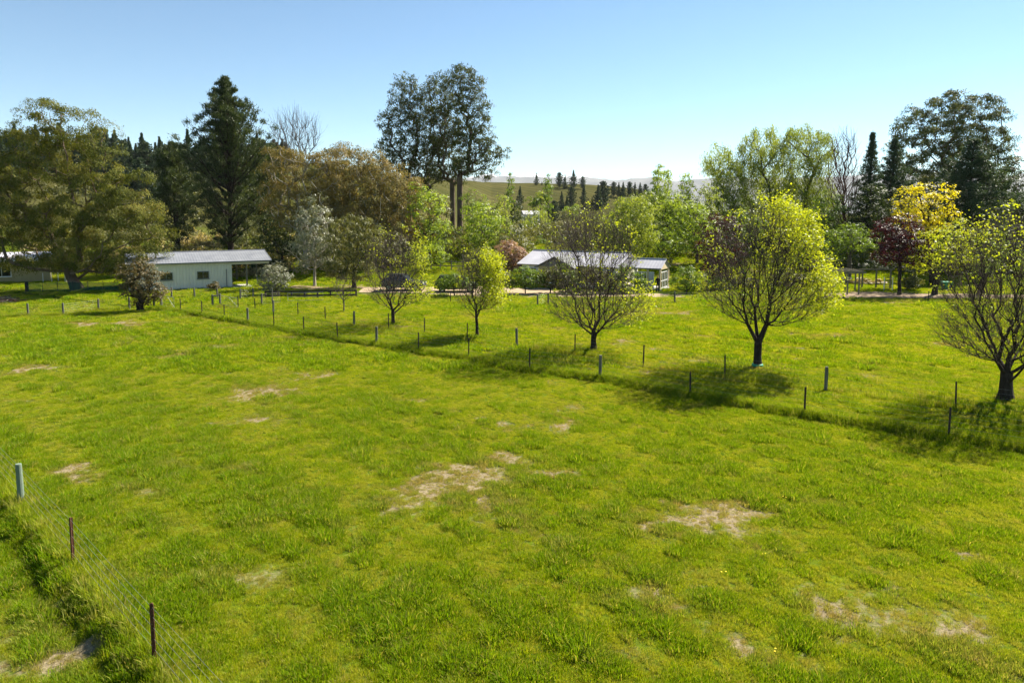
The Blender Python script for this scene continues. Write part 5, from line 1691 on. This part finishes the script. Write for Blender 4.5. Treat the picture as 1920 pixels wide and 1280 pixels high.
def house():
    phi = math.radians(29)
    org = at(1238, 548, 69.0)
    org[2] = zt(org[0], org[1])
    root = thing('house', 'low cream house with pale metal roof and a glazed porch at its end', 'house', org, None, -phi)
    # glazed porch
    ez, rz_ = 2.30, 3.12
    W, Lp = 3.0, 4.2
    b = MB()
    b.box(-Lp, .05, -.05, W + .05, -.3, .16)
    b.build('porch_floor', M['concrete'], root)
    for (x, y) in ((-.08, .08), (-.08, W - .08), (-1.35, .08), (-2.7, .08), (-4.1, .08)):
        b = MB()
        b.box(x - .09, x + .09, y - .09, y + .09, .16, ez - .16)
        b.build('porch_post', M['sand'], root)
    b = MB()
    b.box(-Lp, .02, -.02, .14, ez - .16, ez + .02)
    b.build('porch_beam', M['trim'], root)
    b = MB()
    b.add([(.02, -.02, ez - .16), (.02, W + .02, ez - .16), (.02, W + .02, ez), (.02, W / 2, rz_ - .05), (.02, -.02, ez),
           (-.10, -.02, ez - .16), (-.10, W + .02, ez - .16), (-.10, W + .02, ez), (-.10, W / 2, rz_ - .05), (-.10, -.02, ez)],
          [(0, 1, 2, 3, 4), (9, 8, 7, 6, 5), (0, 5, 6, 1), (1, 6, 7, 2), (2, 7, 8, 3), (3, 8, 9, 4), (4, 9, 5, 0)])
    b.build('gable', M['sand'], root)
    def french(xa, xb, side, name='glazed_door'):
        """white framed glazed door; side 'f' on the front, 'e' on the end"""
        fr, gl = MB(), MB()
        z0, z1 = .2, ez - .42
        bars = [xa + (xb - xa) * t for t in (0, .25, .5, .75, 1)]
        for q in bars:
            if side == 'f':
                fr.box(q - .03, q + .03, .05, .11, z0, z1)
            else:
                fr.box(-.12, -.05, q - .03, q + .03, z0, z1)
        for z in (z0 + .04, z0 + .75, z1 - .04):
            if side == 'f':
                fr.box(xa + .03, xb - .03, .055, .105, z - .035, z + .035)
            else:
                fr.box(-.115, -.055, xa + .03, xb - .03, z - .035, z + .035)
        d = fr.build(name, M['white'], root)
        if side == 'f':
            gl.box(xa + .03, xb - .03, .075, .085, z0 + .08, z1 - .08)
        else:
            gl.box(-.09, -.08, xa + .03, xb - .03, z0 + .08, z1 - .08)
        gl.build('pane', M['glass'], d)
    french(-2.55, -1.5, 'f')
    french(-1.2, -.75, 'f')
    french(.35, W - .35, 'e')
    b = MB()
    x0, x1 = -Lp - .3, .14
    def slope(bb, x0, x1, ya, za, yb, zb_, wl=.34, amp=.006):
        V, F = ribbed(x0, x1, lambda x: (x, ya, za), lambda x: (x, yb, zb_), wl, amp)
        bb.add(V, F)
        V, F = ribbed(x0, x1, lambda x: (x, ya, za - .05), lambda x: (x, yb, zb_ - .05), wl, amp)
        bb.add(V, F)
    slope(b, x0, x1, -.22, ez - .02, W / 2, rz_)
    slope(b, x0, x1, W + .22, ez - .02, W / 2, rz_, amp=-.006)
    pr = b.build('porch_roof', M['roof_grey'], root)
    b = MB()
    b.tube([(x0, W / 2, rz_ + .04), (x1, W / 2, rz_ + .04)], .06, 6)
    b.build('ridge_cap', M['roof_grey'], pr)
    # main body
    X0, X1, Y0, Y1 = -15.2, -Lp - .02, -1.4, 5.4
    b = MB()
    b.box(X0, X1, Y0, Y1, -.3, 2.42)
    b.build('wall', M['cream'], root)
    zm = 3.62
    b = MB()
    slope(b, X0 - .4, X1 + .35, Y0 - .5, 2.34, 2.0, zm)
    slope(b, X0 - .4, X1 + .35, Y1 + .5, 2.34, 2.0, zm, amp=-.006)
    rf = b.build('roof', M['roof_grey'], root)
    b = MB()
    b.tube([(X0 - .4, 2.0, zm + .04), (X1 + .35, 2.0, zm + .04)], .07, 6)
    b.build('ridge_cap', M['roof_grey'], rf)
    for x in (X0, X1):
        s = -.02 if x == X0 else .012
        b = MB()
        b.add([(x + s, Y0, 2.42), (x + s, Y1, 2.42), (x + s, 2.0, zm - .1)], [(0, 1, 2)])
        b.build('gable', M['cream'], root)
    # front cross gable
    g0, g1, yy = -12.6, -8.6, Y0 - 1.1
    b = MB()
    b.box(g0, g1, yy, Y0 - .01, -.3, 2.25)
    b.build('bay_wall', M['beige'], root)
    pk = 3.25
    b = MB()
    gm_ = (g0 + g1) / 2
    b.add([(g0, yy - .005, 2.252), (g1, yy - .005, 2.252), (gm_, yy - .005, pk - .08)], [(0, 1, 2)])
    b.build('bay_gable', M['trim'], root)
    b = MB()
    for sx, xe in ((1, g0 - .35), (-1, g1 + .35)):
        b.add([(xe, yy - .4, 2.08), (gm_, yy - .4, pk), (gm_, 1.6, pk), (xe, Y0 + .2, 2.08), (xe, yy - .4, 2.16), (gm_, yy - .4, pk + .08), (gm_, 1.6, pk + .08), (xe, Y0 + .2, 2.16)],
              [(0, 1, 2, 3), (4, 5, 6, 7), (0, 1, 5, 4), (0, 3, 7, 4)])
    b.build('bay_roof', M['trim'], root)
    window(root, g0 + .8, g1 - .8, .5, 1.9, yy - .02, M['white'], 3)
    window(root, -7.9, -6.6, .55, 1.95, Y0 - .02, M['white'], 2)
    window(root, -6.2, -4.9, .25, 2.05, Y0 - .02, M['white'], 2)
    window(root, -14.8, -13.4, .8, 1.95, Y0 - .02, M['white'], 2)
house()
def far_house():
    Y = 205.0
    x = (998 - PPX) / FPX * Y
    base = np.array([x, Y, zt(x, Y)])
    eave = at(998, 402, Y)[2] - base[2]
    eave = max(2.2, eave)
    root = thing('far_house', 'distant house with a pale roof below the vineyard hill', 'house', base, None, math.radians(14))
    b = MB()
    b.box(-2.5, 2.5, 0, 4, -.5, eave)
    b.build('wall', M['cream'], root)
    b = MB()
    b.add([(-2.8, -.4, eave), (2.8, -.4, eave), (2.8, 2, eave + 1.1), (-2.8, 2, eave + 1.1), (2.8, 4.4, eave), (-2.8, 4.4, eave)], [(0, 1, 2, 3), (3, 2, 4, 5)])
    b.add([(2.5, 0, eave - .02), (2.5, 4, eave - .02), (2.5, 2, eave + 1.0), (-2.5, 0, eave - .02), (-2.5, 4, eave - .02), (-2.5, 2, eave + 1.0)], [(0, 1, 2), (5, 4, 3)])
    b.build('roof', M['roof_grey'], root)
    window(root, -1.9, -.6, eave - 1.6, eave - .5, -.02, M['white'], 2)
    window(root, .6, 1.9, eave - 1.6, eave - .5, -.02, M['white'], 2)
far_house()

# ------------------------------------------------------------------ pergola and garden things
def pergola():
    o = gnd(1590, 557)
    o[2] = zt(o[0], o[1])
    root = thing('pergola', 'weathered timber pergola of posts and cross rafters on the garden bed', 'pergola', o)
    k = o[1] / FPX
    xs = [-1.35, -.1, 1.0]
    H = 2.08
    for row, dy in ((0, 0.), (1, 3.2)):
        for j, x in enumerate(xs + ([2.0] if row else [])):
            b = MB()
            b.tube([(x + .25 * row, dy, -.1), (x + .25 * row, dy, H)], .075, 8)
            b.build('post', M['grey_timber'], root)
        b = MB()
        b.beam((xs[0] - .7, dy, H + .075), ((xs[-1] if not row else 2.2) + .6, dy, H + .075), .07, .15)
        b.build('beam', M['grey_timber'], root)
    for j in range(8):
        x = xs[0] - .55 + j * .44
        b = MB()
        b.beam((x, -.35, H + .20), (x + .22, 3.6, H + .20), .05, .09)
        b.build('rafter', M['grey_timber'], root)
pergola()
def arch():
    A = np.array([(1646 - PPX) / FPX * 71, 71, 0])
    A[2] = zt(A[0], A[1])
    root = thing('vine_frame', 'tall two post timber frame with one top rail behind the pergola', 'frame', A)
    for x in (-1.45, 0, 1.5):
        b = MB()
        b.tube([(x, 0, -.1), (x, 0, 1.95)], .085, 8)
        b.build('post', M['grey_timber'], root)
    b = MB()
    b.beam((-1.7, 0, 2.02), (1.8, 0, 2.02), .09, .13)
    b.build('rail', M['grey_timber'], root)
arch()
def trellis():
    A = gnd(1657, 547)
    A[2] = zt(A[0], A[1])
    root = thing('trellis', 'pale slatted garden trellis left of the forked plum trunk', 'trellis', A)
    for x in (0, .85):
        b = MB()
        b.box(x - .03, x + .03, -.03, .03, -.1, 1.35)
        b.build('upright', M['white'], root)
    for j in range(6):
        b = MB()
        b.box(.032, .818, -.015, .015, .35 + j * .18, .41 + j * .18)
        b.build('slat', M['grey_timber'], root)
trellis()
def bin_():
    A = gnd(1774, 545)
    A[2] = zt(A[0], A[1])
    root = thing('garden_bin', 'green plastic garden bin between two tree trunks', 'bin', A)
    b = MB()
    b.add([(-.32, -.3, 0), (.32, -.3, 0), (.32, .3, 0), (-.32, .3, 0), (-.4, -.38, .75), (.4, -.38, .75), (.4, .38, .75), (-.4, .38, .75)],
          [(0, 3, 2, 1), (0, 1, 5, 4), (1, 2, 6, 5), (2, 3, 7, 6), (3, 0, 4, 7), (4, 5, 6, 7)])
    b.build('body', M['green_band'], root)
    b = MB()
    b.box(-.44, .44, -.42, .42, .755, .82)
    b.build('lid', M['green_band'], root)
bin_()

# ------------------------------------------------------------------ parked cars
def car(label, x, y, rz, paint):
    base = (x, y, zt(x, y) + .05)
    root = thing('parked_car', label, 'car', base, None, rz)
    # body: side outline (length along x, front at +x), swept across the width with tumblehome
    low = [(-2.15, .42), (-2.2, .75), (-2.12, .98), (-1.2, 1.0), (.55, 1.0), (1.5, .95), (2.05, .82), (2.2, .6), (2.15, .36), (1.75, .30), (1.0, .30), (-1.0, .30), (-1.75, .30)]
    def sweep(outline, ws):
        n = len(outline)
        b = MB()
        vs = []
        for w, inset in ws:
            for (px, pz) in outline:
                vs.append((px * (1 - inset * .03), w, pz * (1 - inset * .02) + inset * .006))
        fs = []
        for r in range(len(ws) - 1):
            for j in range(n):
                fs.append((r * n + j, r * n + (j + 1) % n, (r + 1) * n + (j + 1) % n, (r + 1) * n + j))
        fs.append(tuple(range(n))[::-1])
        fs.append(tuple((len(ws) - 1) * n + j for j in range(n)))
        return b.add(vs, fs)
    sweep(low, [(-.88, 1), (-.82, 0), (.82, 0), (.88, 1)]).build('body', paint, root, False)
    b = MB()
    bot = [(-1.95, .99), (.75, .99)]
    topc = [(-1.55, 1.58), (.05, 1.58)]
    yb, yt = .82, .66
    vs = [(bot[0][0], -yb, .985), (bot[1][0], -yb, .985), (bot[1][0], yb, .985), (bot[0][0], yb, .985), (topc[0][0], -yt, 1.58), (topc[1][0], -yt, 1.58), (topc[1][0], yt, 1.58), (topc[0][0], yt, 1.58)]
    b.add(vs, [(0, 1, 5, 4), (1, 2, 6, 5), (2, 3, 7, 6), (3, 0, 4, 7)])
    b.build('windows', M['glass'], root)
    b = MB()
    b.box(topc[0][0] - .06, topc[1][0] + .06, -yt - .03, yt + .03, 1.575, 1.64)
    b.build('roof', paint, root)
    for s in (-1, 1):
        for xb, xt in ((.75, .05), (-.55, -.6), (-1.95, -1.55)):
            b = MB()
            b.beam((xb, s * (yb + .012), 1.0), (xt, s * (yt + .012), 1.58), .05, .07)
            b.build('pillar', paint, root)
        for xw in (-1.35, 1.38):
            t = MB()
            t.tube([(xw, s * .66, .32), (xw, s * .70, .32), (xw, s * .88, .32), (xw, s * .90, .32)], [.26, .33, .33, .29], 16)
            w = t.build('wheel', M['tyre'], root, False)
            r = MB()
            r.tube([(xw, s * .89, .32), (xw, s * .915, .32)], [.2, .18], 12)
            r.build('rim', M['rim'], w)
        b = MB()
        b.box(2.02, 2.16, s * .62 - .16, s * .62 + .16, .66, .80)
        b.build('headlight', M['lamp'], root)
        b = MB()
        b.box(-2.19, -2.08, s * .68 - .10, s * .68 + .10, .78, .95)
        b.build('tail_light', M['tail'], root)
        b = MB()
        b.box(.52, .68, s * .93 - .07, s * .93 + .07, 1.0, 1.12)
        b.build('mirror', paint, root)
    return root
car('dark parked car behind the small mop headed tree', -5.6, 67.8, math.radians(4), M['car_dark'])
car('slate grey parked car behind the bare tree nearest the shed', -10.9, 68.6, math.radians(-6), M['car_silver'])

# ------------------------------------------------------------------ person at the glazed porch
def person():
    p = at(1233, 548, 68.0)
    p[2] = zt(p[0], p[1])
    me = bpy.data.meshes.new('person')
    J = {'pelvis': (0, 0, .86), 'waist': (0, .01, 1.02), 'chest': (0, .02, 1.24), 'neck': (0, .01, 1.40), 'chin': (0, -.01, 1.46), 'head': (0, -.01, 1.55), 'crown': (0, 0, 1.62)}
    for s, n in ((-1, 'l'), (1, 'r')):
        J.update({'sh' + n: (s * .17, .02, 1.33), 'el' + n: (s * .235, .03, 1.06), 'wr' + n: (s * .22, -.08, .86), 'ha' + n: (s * .21, -.11, .77),
                  'hip' + n: (s * .09, 0, .82), 'kn' + n: (s * .10, -.02, .46), 'an' + n: (s * .10, .02, .08), 'to' + n: (s * .12, -.14, .03)})
    E = [('pelvis', 'waist'), ('waist', 'chest'), ('chest', 'neck'), ('neck', 'chin'), ('chin', 'head'), ('head', 'crown')]
    for n in 'lr':
        E += [('chest', 'sh' + n), ('sh' + n, 'el' + n), ('el' + n, 'wr' + n), ('wr' + n, 'ha' + n), ('pelvis', 'hip' + n), ('hip' + n, 'kn' + n), ('kn' + n, 'an' + n), ('an' + n, 'to' + n)]
    R = {'pelvis': (.14, .10), 'waist': (.13, .10), 'chest': (.15, .11), 'neck': (.055, .055), 'chin': (.07, .085), 'head': (.08, .10), 'crown': (.055, .07)}
    for n in 'lr':
        R.update({'sh' + n: (.065, .065), 'el' + n: (.045, .045), 'wr' + n: (.033, .033), 'ha' + n: (.03, .04), 'hip' + n: (.09, .09), 'kn' + n: (.06, .06), 'an' + n: (.045, .045), 'to' + n: (.04, .03)})
    names = list(J)
    me.from_pydata([J[n] for n in names], [(names.index(a), names.index(b)) for a, b in E], [])
    o = link('person', me, None, tuple(p))
    o.rotation_euler = (0, 0, math.radians(150))
    tag(o, 'person in dark clothes standing in front of the glazed porch', 'person')
    sk = o.modifiers.new('skin', 'SKIN')
    for i, n in enumerate(names):
        v = me.skin_vertices[0].data[i]
        v.radius = R[n]
        v.use_root = n == 'pelvis'
    sb = o.modifiers.new('sub', 'SUBSURF')
    sb.levels = sb.render_levels = 2
    m, nt, out = newmat('clothes_and_skin')
    sp = nt.nodes.new('ShaderNodeSeparateXYZ')
    nt.links.new(coords(nt), sp.inputs[0])
    c = ramp(nt, math_(nt, 'DIVIDE', sp.outputs[2], 1.7), [(0, (0.02, 0.015, 0.012)), (.06, (0.035, 0.03, 0.028)), (.5, (0.02, 0.016, 0.018)), (.83, (0.32, 0.18, 0.13)), (.93, (0.05, 0.028, 0.018))])
    for nd in nt.nodes:
        if nd.type == 'VALTORGB':
            nd.color_ramp.interpolation = 'CONSTANT'
    principled(nt, out, c, .85, .1)
    me.materials.append(m)
    return o
person()

# ------------------------------------------------------------------ haze over the valley
def haze():
    b = MB()
    b.box(-10500, 10500, -500, 10500, -120, 560)
    m, nt, out = newmat('valley_haze')
    v = nt.nodes.new('ShaderNodeVolumePrincipled')
    v.inputs['Color'].default_value = (.90, .95, 1, 1)
    v.inputs['Density'].default_value = HAZE
    nt.links.new(v.outputs[0], out.inputs['Volume'])
    o = kind(b.build('haze', m), 'stuff')
    o['label'] = 'thin pale blue haze filling the air of the whole valley'
    o['category'] = 'haze'
HAZE = 4e-5
haze()
